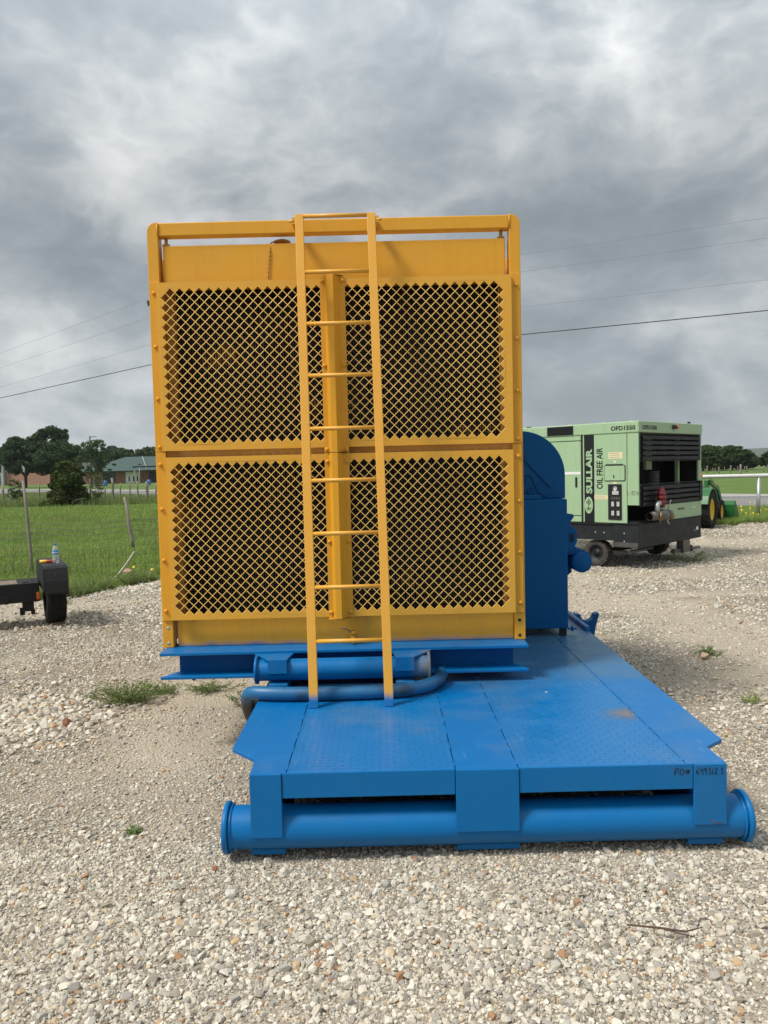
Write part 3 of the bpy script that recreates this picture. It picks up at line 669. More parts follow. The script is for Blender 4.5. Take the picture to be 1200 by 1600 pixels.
rp(B(-1.214, .714, 4.66, 4.68, .70, 2.69), 'radiator_core', 'core', 0)
fins = MB()
for k in range(126):
    x = -1.195 + k * .0150; fins.box(x, x + .0045, 4.640, 4.6595, .75, 2.69)
rp(fins, 'cooling_fin', 'core', 0, kind='stuff')
# perforated screens
def screen(x0, x1, z0, z1, hx0, hx1, hz0, hz1, nc, nr, name):
    px_ = (hx1 - hx0) / (nc + 1); pz = (hz1 - hz0) / nr; hw = px_ / 2; hh = pz / 2; s = .895
    ya, yi, yb = 4.468, 4.4690, 4.4720; v = []; f = []
    def quad(p): k = len(v); v.extend(p); f.append((k, k + 1, k + 2, k + 3))
    def hole(cx, cz):
        o = [(cx - hw, cz), (cx, cz - hh), (cx + hw, cz), (cx, cz + hh)]; i = [(cx + (p[0] - cx) * s, cz + (p[1] - cz) * s) for p in o]
        for k in range(4):
            a, b, c_, d_ = o[k], o[(k + 1) % 4], i[(k + 1) % 4], i[k]
            quad([(a[0], ya, a[1]), (b[0], ya, b[1]), (c_[0], yi, c_[1]), (d_[0], yi, d_[1])])
            quad([(d_[0], yi, d_[1]), (c_[0], yi, c_[1]), (c_[0], yb, c_[1]), (d_[0], yb, d_[1])])
            quad([(d_[0], yb, d_[1]), (c_[0], yb, c_[1]), (b[0], yb, b[1]), (a[0], yb, a[1])])
    ax = [hx0 + hw + hw + px_ * i for i in range(nc)]; az = [hz0 + hh + pz * j for j in range(nr)]
    for x in ax:
        for z in az: hole(x, z)
    for i in range(nc + 1):
        for j in range(nr - 1): hole(hx0 + hw + px_ * i, hz0 + pz * (j + 1))
    nh = len(f)                    # faces up to here are strands
    # solid border with its saw-tooth inner edge
    def tri(a, b, c_): k = len(v); v.extend([(a[0], ya, a[1]), (b[0], ya, b[1]), (c_[0], ya, c_[1])]); f.append((k, k + 1, k + 2))
    for i in range(nc + 1):
        xl = hx0 + px_ * i; xr = xl + px_; xm = xl + hw
        tl = (max(xl, hx0), hz1); tr_ = (min(xr, hx1), hz1)
        tri((xl, hz1), (xm, hz1 - hh), (xr, hz1)); tri((xr, hz0), (xm, hz0 + hh), (xl, hz0))
    for j in range(nr):
        zl = hz0 + pz * j; zr = zl + pz; zm = zl + hh
        if True:
            tri((hx0, zl), (hx0 + hw, zm), (hx0, zr)); tri((hx1, zr), (hx1 - hw, zm), (hx1, zl))
    for a in ((x0, hx0, z0, z1), (hx1, x1, z0, z1), (hx0, hx1, z0, hz0), (hx0, hx1, hz1, z1)):
        quad([(a[0], ya, a[2]), (a[1], ya, a[2]), (a[1], ya, a[3]), (a[0], ya, a[3])])
    # folded rim
    for (p, q) in (((x0, z0), (x1, z0)), ((x1, z0), (x1, z1)), ((x1, z1), (x0, z1)), ((x0, z1), (x0, z0))):
        quad([(q[0], ya, q[1]), (p[0], ya, p[1]), (p[0], 4.4905, p[1]), (q[0], 4.4905, q[1])])
    av = np.array(v); wx = np.clip(np.minimum(av[:, 0] - x0, x1 - av[:, 0]) / .15, 0, 1) * np.clip(np.minimum(av[:, 2] - z0, z1 - av[:, 2]) / .15, 0, 1)
    av[:, 1] += (fbm(av[:, 0] * 2.6 + z0 * 9, av[:, 2] * 2.6 + x0 * 7, 3) - .5) * .030 * wx      # sheet metal never lies quite flat
    mb = MB(); mb.v = [tuple(q) for q in av]; mb.f = f; mb.sm = [False] * len(f)
    o = rp(mb, name, 'yellow_mesh', 0); o.data.materials.append(M['yellow_strand_highlight'])
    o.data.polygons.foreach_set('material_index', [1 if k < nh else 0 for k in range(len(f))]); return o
# the four screens meet under the centre channel
XM = -.2645
def screens(z0, z1, hz0, hz1, hx0, hx1, xl, xr):
    p_ = (hx1 - hx0) / 35; nl = 17; xm = hx0 + p_ * (nl + 1)
    screen(xl, xm - .001, z0, z1, hx0, xm - .004, hz0, hz1, nl, 16, 'mesh_screen'); screen(xm + .001, xr, z0, z1, xm + .004, hx1, hz0, hz1, 16, 16, 'mesh_screen')
screens(1.738, 2.699, 1.772, 2.668, -1.252, .717, -1.274, .760)
screens(.748, 1.700, .776, 1.670, -1.238, .731, -1.257, .758)
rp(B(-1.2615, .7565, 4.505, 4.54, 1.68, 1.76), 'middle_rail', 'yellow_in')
for z0, z1 in ((1.708, 2.713), (.742, 1.704)):
    pr = [(-.336, 4.466), (-.306, 4.466), (-.288, 4.424), (-.258, 4.420), (-.222, 4.466), (-.193, 4.466), (-.193, 4.4615), (-.2245, 4.4615), (-.2575, 4.4135), (-.290, 4.4175), (-.309, 4.4615), (-.336, 4.4615)]
    rp(MB().prism(pr, 2, z0, z1), 'centre_channel', bev=.001)
rp(B(-.335, -.235, 4.44, 4.467, .734, .741), 'channel_foot', bev=0)
hb = MB().lathe([(1e-4, .011), (.008, .011), (.011, .007), (.012, 0)], (0, 0, 0), (0, -1, 0), 8).mesh('bolt', 'yellow')
def bolt(x, y, z, mt=None):
    o = link('bolt', hb, rd); o.location = (x + .25, y - 4.5, z); o.rotation_euler = (0, random.random() * 3, 0); return o
for x in (-1.296, .790):
    for z in (2.645, 2.34, 2.04, 1.762): bolt(x, 4.494, z)
    for z in (1.66, 1.40, 1.10, .80): bolt(x, 4.491, z)
for x in (-.321, -.208):
    for z in (2.685, 2.205, 1.725, 1.655, 1.19, .775): bolt(x, 4.4615, z)
hole_me = MB().lathe([(1e-4, .002), (.008, .002), (.010, .0005)], (0, 0, 0), (0, -1, 0), 10)
for x, mt in ((-1.29, 'steel'), (.786, 'black_flat')):
    for z in (.695, .605):
        m_ = MB().lathe([(1e-4, .002), (.008, .002), (.010, .0005)], (x, 4.502, z), (0, -1, 0), 10); rp(m_, 'rivet', mt, 0)
# filler cap with its chain
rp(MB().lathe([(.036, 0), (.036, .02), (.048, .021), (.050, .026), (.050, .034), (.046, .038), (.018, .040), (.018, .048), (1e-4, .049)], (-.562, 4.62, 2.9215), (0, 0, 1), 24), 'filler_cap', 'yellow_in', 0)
ch = MB(); pz_ = 2.951; k = 0
cpath = [(-.605, 4.60, 2.955), (-.618, 4.535, 2.925), (-.622, 4.520, 2.88), (-.630, 4.519, 2.80), (-.638, 4.519, 2.715)]
for a_, b_ in zip(cpath[:-1], cpath[1:]):
    n_ = max(2, int((Vector(b_) - Vector(a_)).length / .011))
    for i in range(n_):
        c_ = Vector(a_).lerp(Vector(b_), (i + .5) / n_); k += 1
        dv = (Vector(b_) - Vector(a_)).normalized() * .006; ch.tube([c_ - dv, c_ + dv], .0042 if k % 2 else .0026, 5)
rp(ch, 'cap_chain', 'yellow_in', 0)
for x in (-1.225, .715):
    rp(MB().tube([(x, 4.54, 2.93), (x, 4.54, 2.966)], .010, 8).box(x - .02, x + .02, 4.53, 4.55, 2.9215, 2.932), 'hinge_stub', 'yellow_in', 0)
# drain cock
rp(MB().tube([(-.20, 4.53, .625), (-.20, 4.47, .625)], .016, 10).tube([(-.20, 4.475, .625), (-.20, 4.472, .585)], .010, 8).lathe([(.02, 0), (.02, .012), (.012, .016)], (-.20, 4.475, .645), (0, 0, 1), 10), 'drain_valve', 'yellow', 0)
rp(MB().tube([(-.19, 4.46, .640), (-.225, 4.46, .668), (-.27, 4.46, .683)], .004, 6), 'valve_handle', 'greypipe', 0)
# engine behind the radiator (shows only from the side)
rp(MB().lathe([(.80, 0), (.62, .25), (.60, .32)], (-.25, 5.4505, 1.75), (0, 1, 0), 28), 'fan_shroud', 'yellow_in', 0)
rp(B(-.75, .25, 5.78, 7.4, .60, 1.75), 'engine_block', 'yellow', .03)
rp(B(-.55, .05, 5.85, 7.3, 1.7505, 2.05), 'valve_cover', 'yellow', .04)
rp(MB().tube([(.30, 6.2, 1.5), (.42, 6.25, 1.5), (.45, 6.3, 1.7), (.45, 6.3, 2.5)], .06, 14), 'exhaust_pipe', 'greypipe', 0)

# ------------------------------------------------------------------ ladder
ld = thing('ladder', 'yellow steel ladder with blue tipped feet leaning from the deck to the cabinet top', 'ladder', (-.19, 3.96, DK))
ll = lambda mb: mb.xf(Matrix.Translation((.19, -3.96, -DK)))
M['yellow_feet'] = paint('yellow_enamel_blue_feet_local', (.72, .36, .045), .38, .07, .05, over=[(2, .085, .035, BLU, .035)], dustcol=(.5, .33, .12))
def lx(side, z): t = (z - DK) / (3.05 - DK); return (-.389 - .047 * t) if side < 0 else (.003 - .036 * t)
def ly(z): return 3.945 + (z - DK) / (3.04 - DK) * (4.40 - 3.945)
for sd_s in (-1, 1):
    mb = MB(); h = .0235; dp = .012
    z0, z1 = DK + .001, 3.040
    v = []
    for z in (z0, z1):
        x, y = lx(sd_s, z), ly(z); v += [(x - h, y - dp, z), (x + h, y - dp, z), (x + h, y + dp, z), (x - h, y + dp, z)]
    mb.add(v, [(3, 2, 1, 0), (4, 5, 6, 7), (0, 1, 5, 4), (1, 2, 6, 5), (2, 3, 7, 6), (3, 0, 4, 7)])
    ll(mb).build('rail', 'yellow_feet', ld, .003)
    # bracket tying the rail to the cabinet's top rail
    x = lx(sd_s, 2.99); ll(MB().box(x - .012 + .03 * sd_s, x + .012 + .03 * sd_s, 4.385, 4.504, 2.985, 3.02).cyl((x + .03 * sd_s, 4.39, 3.0), (x + .058 * sd_s, 4.39, 3.0), .008, 8)).build('top_bracket', 'yellow_feet', ld)
for z in (.707, .985, 1.267, 1.550, 1.831, 2.123, 2.413, 2.707, 3.029):
    y = ly(z)
    ll(MB().tube([(lx(-1, z) + .020, y, z), (lx(1, z) - .020, y, z)], .0115, 12)).build('rung', 'yellow_feet', ld)

# ------------------------------------------------------------------ hose
hp = [(-.70, 4.62, .07), (-.755, 4.46, .10), (-.785, 4.32, .22), (-.78, 4.20, .345), (-.745, 4.13, .402), (-.66, 4.09, .412), (-.52, 4.075, .410), (-.24, 4.07, .409), (0, 4.085, .410), (.12, 4.11, .411), (.21, 4.16, .413), (.275, 4.25, .416), (.305, 4.36, .418), (.31, 4.55, .412), (.30, 4.9, .41)]
hpf = []
for i in range(len(hp) - 1):
    p0, p1, p2, p3 = [Vector(hp[min(max(j, 0), len(hp) - 1)]) for j in (i - 1, i, i + 1, i + 2)]
    for k in range(4):
        t = k / 4; hpf.append(.5 * ((2 * p1) + (p2 - p0) * t + (2 * p0 - 5 * p1 + 4 * p2 - p3) * t * t + (3 * p1 - p0 - 3 * p2 + p3) * t ** 3))
hpf.append(Vector(hp[-1]))
ho = MB().tube(hpf, .0375, 18).build('hose', 'hose'); tag(ho, 'thick black hose with blue overspray lying across the deck behind the ladder feet', 'hose')

# ------------------------------------------------------------------ black tow trailer on the left, with the things on its fender
def tyre(parent, c, ax, r, w, mat='rubber', tread='rib', rim=None, rimr=.55, name='wheel', lugs=0):
    """wheel centred at c, axle direction ax: tyre > rim"""
    ax = Vector(ax).normalized(); prof = []
    h = w / 2
    for a, q in ((-.86, .60), (-.98, .66), (-1.0, .78), (-.97, .90), (-.86, .975), (-.6, 1.0), (-.2, 1.0), (.2, 1.0), (.6, 1.0), (.86, .975), (.97, .90), (1.0, .78), (.98, .66), (.86, .60)):
        prof.append((q * r, a * h))
    if tread == 'rib':
        prof = prof[:5]
        for q in np.linspace(-.62, .62, 6):
            prof += [((r * .972), (q - .12) * h), (r, (q - .10) * h), (r, (q + .10) * h), (r * .972, (q + .12) * h)]
        prof += [(q_ * r, a * h) for a, q_ in ((.86, .975), (.97, .90), (1.0, .78), (.98, .66), (.86, .60))]
    mb = MB().lathe(prof, c, ax, 40)
    if lugs:
        u = ax.orthogonal().normalized(); v = ax.cross(u)
        for k in range(lugs):
            for s_ in (-1, 1):
                a0 = 2 * math.pi * (k + (.5 if s_ > 0 else 0)) / lugs; da = .20 * 22 / lugs
                P = []
                for (an, hh, rr) in ((a0, .05, 1.0), (a0 + da, .05, 1.0), (a0 + da * 1.0 + .16, 1.0, .97), (a0 + .16, 1.0, .97)):
                    for q in (.93, 1.055): P.append(Vector(c) + (u * math.cos(an) + v * math.sin(an)) * (r * rr * q) + ax * (s_ * hh * h))
                mb.add(P, [(0, 2, 3, 1), (2, 4, 5, 3), (4, 6, 7, 5), (6, 0, 1, 7), (1, 3, 5, 7)])
    t = mb.build(name, mat, parent)
    rr = r * .62
    MB().lathe([(rr, -.80 * h), (rr * .93, -.80 * h), (rr * .88, -.45 * h), (rr * .35, -.40 * h), (rr * .33, -.55 * h), (1e-4, -.55 * h)], c, ax, 28).build('rim', rim or 'black', t)
    MB().lathe([(rr, .80 * h), (rr * .93, .80 * h), (rr * .88, .45 * h), (rr * .35, .40 * h), (rr * .33, .62 * h), (1e-4, .62 * h)], c, ax, 28).build('rim', rim or 'black', t)
    return t
# local frame: +x to the trailer's right, +y forward (away from us)
tl = thing('trailer', 'low black trailer with plank deck and tread plate fender at the left edge', 'trailer', (-3.765, 8.31, 0), R(28))
B(-1.95, 0, 0, .05, .262, .468).build('rear_crossmember', 'trailer', tl, .006)
B(-1.95, -.30, -.012, -.001, .262, .34).build('ramp_plate', 'trailer', tl, .004)
B(-.05, 0, .051, .42, .30, .468).build('side_rail', 'trailer', tl, .004)
B(-1.95, 0, .421, .47, .30, .4675).build('front_crossmember', 'trailer', tl, .004)
for k in range(3): B(-1.94, -.205, .054 + k * .122, .054 + k * .122 + .117, .43, .466).build('plank', 'plank', tl, .004)
B(-.20, -.055, .052, .42, .455, .467).build('corner_plate', 'trailer', tl, .004)
B(-.16, -.10, .08, .42, .4675, .474).build('tie_slot', 'black_flat', tl)
MB().tube([(-1.9, .22, .30), (.0, .22, .30)], .04, 10).build('axle', 'black', tl)
MB().box(-.17, -.06, .02, .16, .16, .261).box(-.20, -.15, .04, .07, .12, .20).box(-.09, -.05, .04, .07, .12, .17).build('spring_hanger', 'black_flat', tl)
B(-.032, -.002, -.012, -.001, .285, .365).build('marker_light', 'orange', tl, .003)
tyre(tl, (.155, .10, .325), (1, 0, 0), .325, .205)
tyre(tl, (-2.12, .10, .325), (1, 0, 0), .325, .205)
fp = [(-.40, .40), (-.392, .56), (-.36, .715), (-.33, .745), (.51, .745), (.56, .715), (.64, .56), (.65, .40), (.64, .40), (.63, .555), (.55, .708), (.505, .733), (-.325, .733), (-.350, .708), (-.381, .555), (-.39, .40)]
fp = [(a + .02, b_ - .02 - .05 * max(0, min(1, (b_ - .4) / .3))) for a, b_ in fp]
MB().prism(fp, 0, .025, .262).build('fender', 'treadblack', tl, .002)
side_pts = [(-.38, .40), (-.372, .54), (-.34, .695), (-.31, .725), (.53, .725), (.58, .695), (.66, .54), (.67, .40)]
side_pts = [(a, b_ - .05 * max(0, min(1, (b_ - .4) / .3))) for a, b_ in side_pts]
MB().prism(side_pts, 0, .018, .0245).build('fender_side', 'trailer', tl)
B(.03, .258, -.392, -.381, .375, .40).build('fender_lip', 'trailer', tl, .002)
MB().tube([(-.95, .47, .38), (-.95, 2.6, .38)], .05, 8).build('tow_tongue', 'trailer', tl)
TLM = tl.matrix_basis.copy()
def on_fender(x, y): 
    v = Matrix.Translation((-3.765, 8.31, 0)) @ Matrix.Rotation(R(28), 4, 'Z') @ Vector((x, y, .6755)); return v
bo = on_fender(.17, -.10)
bt = thing('water_bottle', 'clear plastic water bottle with blue label and cap standing on the black fender', 'bottle', bo)
m_, t_, b_ = mat_new('clear_bottle'); b_.inputs['Base Color'].default_value = (.86, .90, .92, 1); b_.inputs['Roughness'].default_value = .12; b_.inputs['Transmission Weight'].default_value = .75; b_.inputs['IOR'].default_value = 1.2; M['pet'] = m_
MB().lathe([(1e-4, .002), (.030, .001), (.033, .008), (.031, .03), (.033, .04), (.031, .05), (.033, .06), (.033, .135), (.030, .155), (.018, .182), (.012, .190), (.012, .200)], (0, 0, 0), (0, 0, 1), 20).build('body', 'pet', bt)
MB().lathe([(.0335, .095), (.0340, .096), (.0340, .137), (.0335, .138)], (0, 0, 0), (0, 0, 1), 20).build('label_wrap', plain('blue_bottle_label', (.06, .25, .62), .4, 0, .3, 60, 0), bt)
MB().lathe([(.0345, .112), (.0345, .119)], (0, 0, 0), (0, 0, 1), 20).build('label_band', 'white', bt)
MB().lathe([(.0145, .197), (.0145, .212), (.0135, .2135), (1e-4, .2135)], (0, 0, 0), (0, 0, 1), 16).build('cap', plain('blue_cap', (.02, .12, .45), .4), bt)
ft = thing('hand_tool', 'yellow and red round handle lying on the black fender behind the bottle', 'tool', on_fender(.11, -.04) + Vector((0, 0, .018)), R(8))
MB().lathe([(1e-4, -.10), (.012, -.10), (.018, -.094), (.018, -.03), (.016, -.028)], (0, 0, 0), (1, 0, 0), 14).build('yellow_handle', plain('yellow_plastic', (.85, .50, .02), .35, 0, .1, 10, 0), ft)
MB().lathe([(.016, -.028), (.017, -.02), (.017, .06), (.012, .066), (1e-4, .066)], (0, 0, 0), (1, 0, 0), 14).build('red_handle', plain('dark_red_plastic', (.35, .03, .015), .4, 0, .1, 10, 0), ft)

# ------------------------------------------------------------------ light green air compressor; local x runs along its rear face, y along its side
ac = thing('air_compressor', 'large light green trailer mounted air compressor with black louvres and chassis', 'compressor', (3.815, 11.5, 0), R(45))
W_, LN = 2.26, 4.4
def ap(mb, name, mat='lgreen', bev=.006, parent=None, **kw): return mb.build(name, mat, parent or ac, bev, **kw)
# roof cap and shell
ap(B(-.012, W_ + .012, -.012, LN, 2.068, 2.240), 'roof_cap', bev=.012)
ap(B(.04, W_ - .04, .85, .89, 2.2405, 2.252), 'roof_seam', bev=.003)
ap(B(0, .03, .19, .736, .70, 2.0675), 'side_panel', bev=.004)
ap(B(0, .03, .0, .181, .975, 2.0675), 'corner_panel', bev=.004)
ap(B(-.002, .03, .738, .906, .70, 2.0675), 'stripe_panel', 'black', .002)
ap(B(0, .03, .909, .930, .70, 2.0675), 'door_jamb', bev=.002)
ap(B(.012, .03, .9305, .966, .70, 2.0675), 'door_gap', 'black_flat', 0)
dr = ap(B(0, .03, .968, 1.98, .80, 1.975), 'side_door', bev=.006)
ap(B(0.001, .03, .968, 1.98, 1.988, 2.0675), 'door_header', bev=.004); ap(B(0.001, .03, .968, 1.98, .70, .788), 'door_sill', bev=.004)
ap(B(0, .03, 1.992, LN, .70, 2.0675), 'side_panel', bev=.004)
hd = ap(B(-.012, -.001, 1.035, 1.068, 1.25, 1.41), 'door_handle', 'ink', .004, dr)
ap(B(-.020, -.0125, 1.045, 1.058, 1.285, 1.36), 'latch', 'steel', .002, hd) if False else None
ap(B(-.003, -.0005, .972, 1.30, 1.452, 1.492), 'door_sticker', 'white', 0, dr)
# roof vent
vt = ap(B(-.020, -.0125, 1.09, 1.572, 2.083, 2.222), 'vent_frame', 'black', .003)
for k in range(4): ap(MB().box(-.026, -.0205, 1.11, 1.552, 2.103 + k * .028, 2.112 + k * .028), 'vent_slat', 'louver', 0, vt)
# far side, floor, inside
ap(B(W_ - .03, W_, 0, LN, .70, 2.0675), 'far_panel', bev=.004); ap(B(.031, W_ - .031, LN - .03, LN - .001, .70, 2.0675), 'front_panel', bev=.004)
ap(B(.031, W_ - .031, .62, .64, .70, 2.06), 'bulkhead', 'black_flat', 0)
# rear face
ap(B(.66, W_ - .0305, 0, .03, .69, .945), 'rear_lower_panel', bev=.004)
ap(B(W_ - .045, W_ - .0305, .04, .615, .70, 2.06).box(.0305, .045, .20, .615, .70, 2.06).box(.05, W_ - .05, .04, .615, .70, .72), 'shade_lining', 'black_flat', 0)  # black lining put in to colour the shade inside the housing
ap(B(.60, .659, .02, .6, .721, .95), 'notch_wall', 'black_flat', 0)
ap(B(2.145, W_ - .0305, 0, .03, 1.2905, 1.633), 'rear_post', bev=.003); ap(B(.031, .05, .01, .03, .98, 2.06), 'rear_post', 'black', .002)
up = ap(B(.052, W_ - .031, .010, .05, 2.050, 2.0675).box(.052, W_ - .031, .010, .05, 1.634, 1.650).box(.052, .115, .010, .05, 1.6505, 2.0495).box(W_ - .095, W_ - .031, .010, .05, 1.6505, 2.0495), 'upper_louver_frame', 'louver', .002)
def slat(x0, x1, z, hgt, parent): ap(MB().prism([(-.012, z), (-.012, z + hgt * .72), (.030, z + hgt), (.034, z + hgt), (.034, z + hgt * .96), (-.006, z + hgt * .66), (-.006, z)], 0, x0, x1), 'louver_slat', 'louver', 0, parent)
for k in range(5): slat(.117, W_ - .097, 1.655 + k * .079, .068, up)
lo = ap(B(.052, .115, .010, .05, .95, 1.289).box(W_ - .095, W_ + .002, -.02, .05, .955, 1.289).box(.1155, W_ - .0955, .010, .05, 1.278, 1.289).box(.1155, W_ - .0955, .010, .05, .947, .957), 'lower_louver_frame', 'louver', .002)
for k in range(4): slat(.117, W_ - .097, .962 + k * .079, .068, lo)
ap(B(1.80, 1.86, .20, .26, .96, 2.05), 'inner_post', 'lgreen', .004)
ap(B(.96, 1.16, .35, .40, 1.50, 2.05), 'inner_bracket', 'lgreen', .004)
dh = MB()
for k in range(14): dh.lathe([(.085, 0), (.10, .012), (.085, .024)], (1.10, .30, 1.0 + k * .0345), (0, 0, 1), 16)
ap(dh, 'duct_hose', plain('grey_duct', (.12, .125, .125), .6, 0, .4, 20), 0)
# chassis
ap(B(-.004, W_ - .03, -.006, .42, .325, .688), 'rear_bumper', 'chassis', .008)
ap(B(0.01, .06, .421, LN, .425, .688).box(-.012, .01, .421, LN, .672, .69).box(-.004, .01, .421, LN, .425, .437), 'side_rail', 'chassis', .004)
ap(B(W_ - .06, W_ - .01, .421, LN, .425, .688), 'far_rail', 'chassis', .004)
ap(B(-.020, W_ - .02, -.020, .42, .6885, .698), 'bumper_top', 'chassis', .003)
ap(B(.061, W_ - .061, .45, LN, .55, .68), 'underframe', 'black_flat', 0)
ap(B(-.0095, -.0045, .01, .41, .335, .405), 'bumper_rail', plain('scuffed_rail', (.10, .10, .095), .5, .3, .5, 12), .002)
for y, z in ((.727, .545), (.582, .542), (.235, .545), (.235, .42)):
    ap(MB().lathe([(1e-4, .006), (.010, .006), (.012, 0)], (.0095 if y > .42 else -.0045, y, z), (-1, 0, 0), 8), 'rivet', 'steel', 0)
for yy in (.74, 3.35):
    ap(MB().tube([(.1, yy, .215), (W_ - .1, yy, .215)], .04, 8), 'axle', 'black_flat', 0)
    for x, nm in ((.12, 1), (W_ - .14, 1)):
        tyre(ac, (x, yy, .213), (1, 0, 0), .205, .18, 'knobby', 'plain', 'chassis', lugs=14)
ap(MB().tube([(.2, .30, .24), (.2, .9, .24)], .02, 8).tube([(.15, .22, .25), (.9, .22, .25)], .025, 8), 'tie_rod', 'greypipe', 0)
# hitch at the rear right
ap(MB().box(1.30, 1.75, .04, .10, .13, .19).box(1.55, 1.80, .0, .12, .12, .324).tube([(1.75, .05, .16), (2.28, .05, .15)], .026, 8).lathe([(.05, -.03), (.05, .03)], (1.92, .05, .16), (0, 1, 0), 12), 'tow_hitch', 'greypipe', 0)
# red relief valve with its pipework
ap(MB().lathe([(1e-4, .005), (.045, .0), (.05, .04), (.05, .07), (.075, .075), (.075, .095), (.058, .10), (.058, .14), (.078, .145), (.078, .165), (.06, .17), (.060, .205), (.070, .21), (.070, .225), (.05, .235), (.035, .30), (.018, .305), (.016, .33), (1e-4, .331)], (.55, -.10, .915), (0, 0, 1), 20), 'relief_valve', 'red', 0)
ap(MB().lathe([(.016, -.004), (.022, 0), (.016, .004)], (.625, -.10, 1.155), (0, 1, 0), 10).tube([(.60, -.1, 1.14), (.625, -.1, 1.155)], .006, 6), 'pull_ring', 'greypipe', 0)
ap(MB().tube([(.40, -.10, .80), (.40, -.10, .92), (.41, -.10, .965), (.44, -.10, .99), (.49, -.10, .99)], .038, 14), 'steel_elbow', 'steel', 0)
ap(MB().lathe([(.06, -.42), (.06, -.30), (.07, -.30), (.07, -.24), (.055, -.24), (.055, -.10), (.085, -.08), (.095, 0), (.085, .09), (.06, .10), (.06, .16), (.075, .165), (.075, .25), (.058, .255), (.058, .275), (.035, .275), (.03, .2)], (.55, -.10, .80), (1, 0, 0), 18), 'discharge_pipe', 'greypipe', 0)
ap(MB().lathe([(.035, 0), (.045, .01), (.045, .05), (.03, .055), (1e-4, .055)], (.40, -.10, .74), (0, 0, 1), 12).tube([(.36, -.16, .70), (.37, -.17, .80), (.40, -.16, .87)], .012, 8), 'brass_fitting', 'brass', 0)
ap(MB().tube([(.66, -.14, .86), (.70, -.16, .98), (.72, -.17, 1.03)], .009, 6).tube([(.60, -.16, .72), (.66, -.17, .66)], .012, 6), 'lever', 'steel', 0)
ap(MB().lathe([(.02, 0), (.05, .02), (.05, .10), (.03, .12)], (.76, -.12, .77), (1, 0, 0), 10), 'hose_coupling', 'brass', 0)
# panel details on the side
ap(B(-.012, -.0005, .272, .497, .750, 1.295), 'gauge_panel', 'ink', .003)
gp = ac.children[-1]
ap(MB().lathe([(.034, .012), (.034, .018), (.028, .020), (.026, .015), (1e-4, .015)], (0, .375, 1.228), (-1, 0, 0), 18), 'gauge', 'gauge', 0, gp)
ap(B(-.017, -.0125, .318, .425, 1.135, 1.192), 'display', 'gauge', .001, gp)
for k in range(4): ap(B(-.018, -.0125, .303 + k * .036, .326 + k * .036, 1.056, 1.098), 'switch', 'greypipe', .002, gp)
for z in (.815, .955):
    for y in (.305, .395): ap(B(-.018, -.0125, y, y + .045, z, z + .072), 'gauge', 'gauge', .004, gp)
hf = [(-.0, -.0)]
def rrect(y0, y1, z0, z1, r_):
    P = []
    for cx, cz, a0 in ((y1 - r_, z1 - r_, 0), (y0 + r_, z1 - r_, 90), (y0 + r_, z0 + r_, 180), (y1 - r_, z0 + r_, 270)):
        for k in range(5): a = R(a0 + 22.5 * k); P.append((cx + r_ * math.cos(a), cz + r_ * math.sin(a)))
    return P
ap(MB().prism(rrect(.208, .566, 1.340, 1.590, .03), 0, -.004, -.0005), 'hatch_seal', 'ink', 0)
ht = ap(MB().prism(rrect(.220, .554, 1.352, 1.578, .022), 0, -.014, -.0045), 'hatch', bev=.002)
ap(B(-.020, -.0045, .25, .53, 1.584, 1.602), 'hatch_hinge', 'ink', .002, ht)
ap(MB().prism([(.385, 1.40), (.40, 1.39), (.405, 1.43), (.39, 1.435)], 0, -.022, -.0145), 'hatch_latch', 'ink', 0, ht)
def sticker(y0, y1, z0, z1, rows):
    s_ = ap(B(-.002, -.0004, y0, y1, z0, z1), 'sticker', 'label', 0)
    for k in range(rows):
        zz = z1 - (k + .7) * (z1 - z0) / (rows + .3); ap(B(-.0026, -.0021, y0 + .02 + .04 * random.random(), y1 - .02, zz, zz + (z1 - z0) / rows * .25), 'print_line', 'labelprint', 0, s_)
sticker(.255, .492, 1.683, 1.785, 3); sticker(.502, .734, 1.058, 1.128, 2); sticker(.35, .42, 1.298, 1.328, 1)
ap(MB().prism([(.365, 1.625), (.405, 1.625), (.385, 1.665)], 0, -.002, -.0004), 'warning_triangle', 'white', 0)
Zu, Yl = (0, 0, 1), (0, 1, 0)
lettering('SULLAIR', (-.0025, .879, 1.155), Zu, Yl, .70, -.108, 'whiteletter', ac, bold=.035) if False else None
lettering('SULLAIR', (-.0025, .768, 1.150), Zu, Yl, .70, .108, 'lgreen', ac, bold=.042)
lettering('OIL FREE AIR', (-.0005, .588, 1.225), Zu, Yl, .635, .105, 'ink', ac, bold=.016)
lettering('OFD1550', (-.0125, .440, 2.110), (0, -1, 0), Zu, .400, .066, 'ink', ac, bold=.028)
lettering('OFD1550', (.105, -.0125, 2.112), (1, 0, 0), Zu, .47, .066, 'ink', ac, bold=.028)
ov = [(.833 + .072 * math.cos(a), .968 + .132 * math.sin(a)) for a in [2 * math.pi * k / 28 for k in range(28)]]
em = ap(MB().prism(ov, 0, -.0045, -.0022), 'emblem', 'lgreen', 0)
Ey = (0, -1, 0)
circ = lambda cx, cz, r_: [(cx + r_ * math.cos(2 * math.pi * k / 12), cz + r_ * math.sin(2 * math.pi * k / 12)) for k in range(13)]
strokes([circ(-.020, .045, .017), circ(.020, .045, .017), circ(0, .072, .016), circ(0, .020, .016)], (-.005, .833, .968), Ey, Zu, .0042, 'ink', em, 'emblem_mark')
strokes([[(-.05, -.045), (.05, -.045)], [(0, -.004), (0, -.082)], [(-.034, -.085), (0, -.045), (.034, -.085)]], (-.005, .833, .968), Ey, Zu, .0042, 'ink', em, 'emblem_mark')
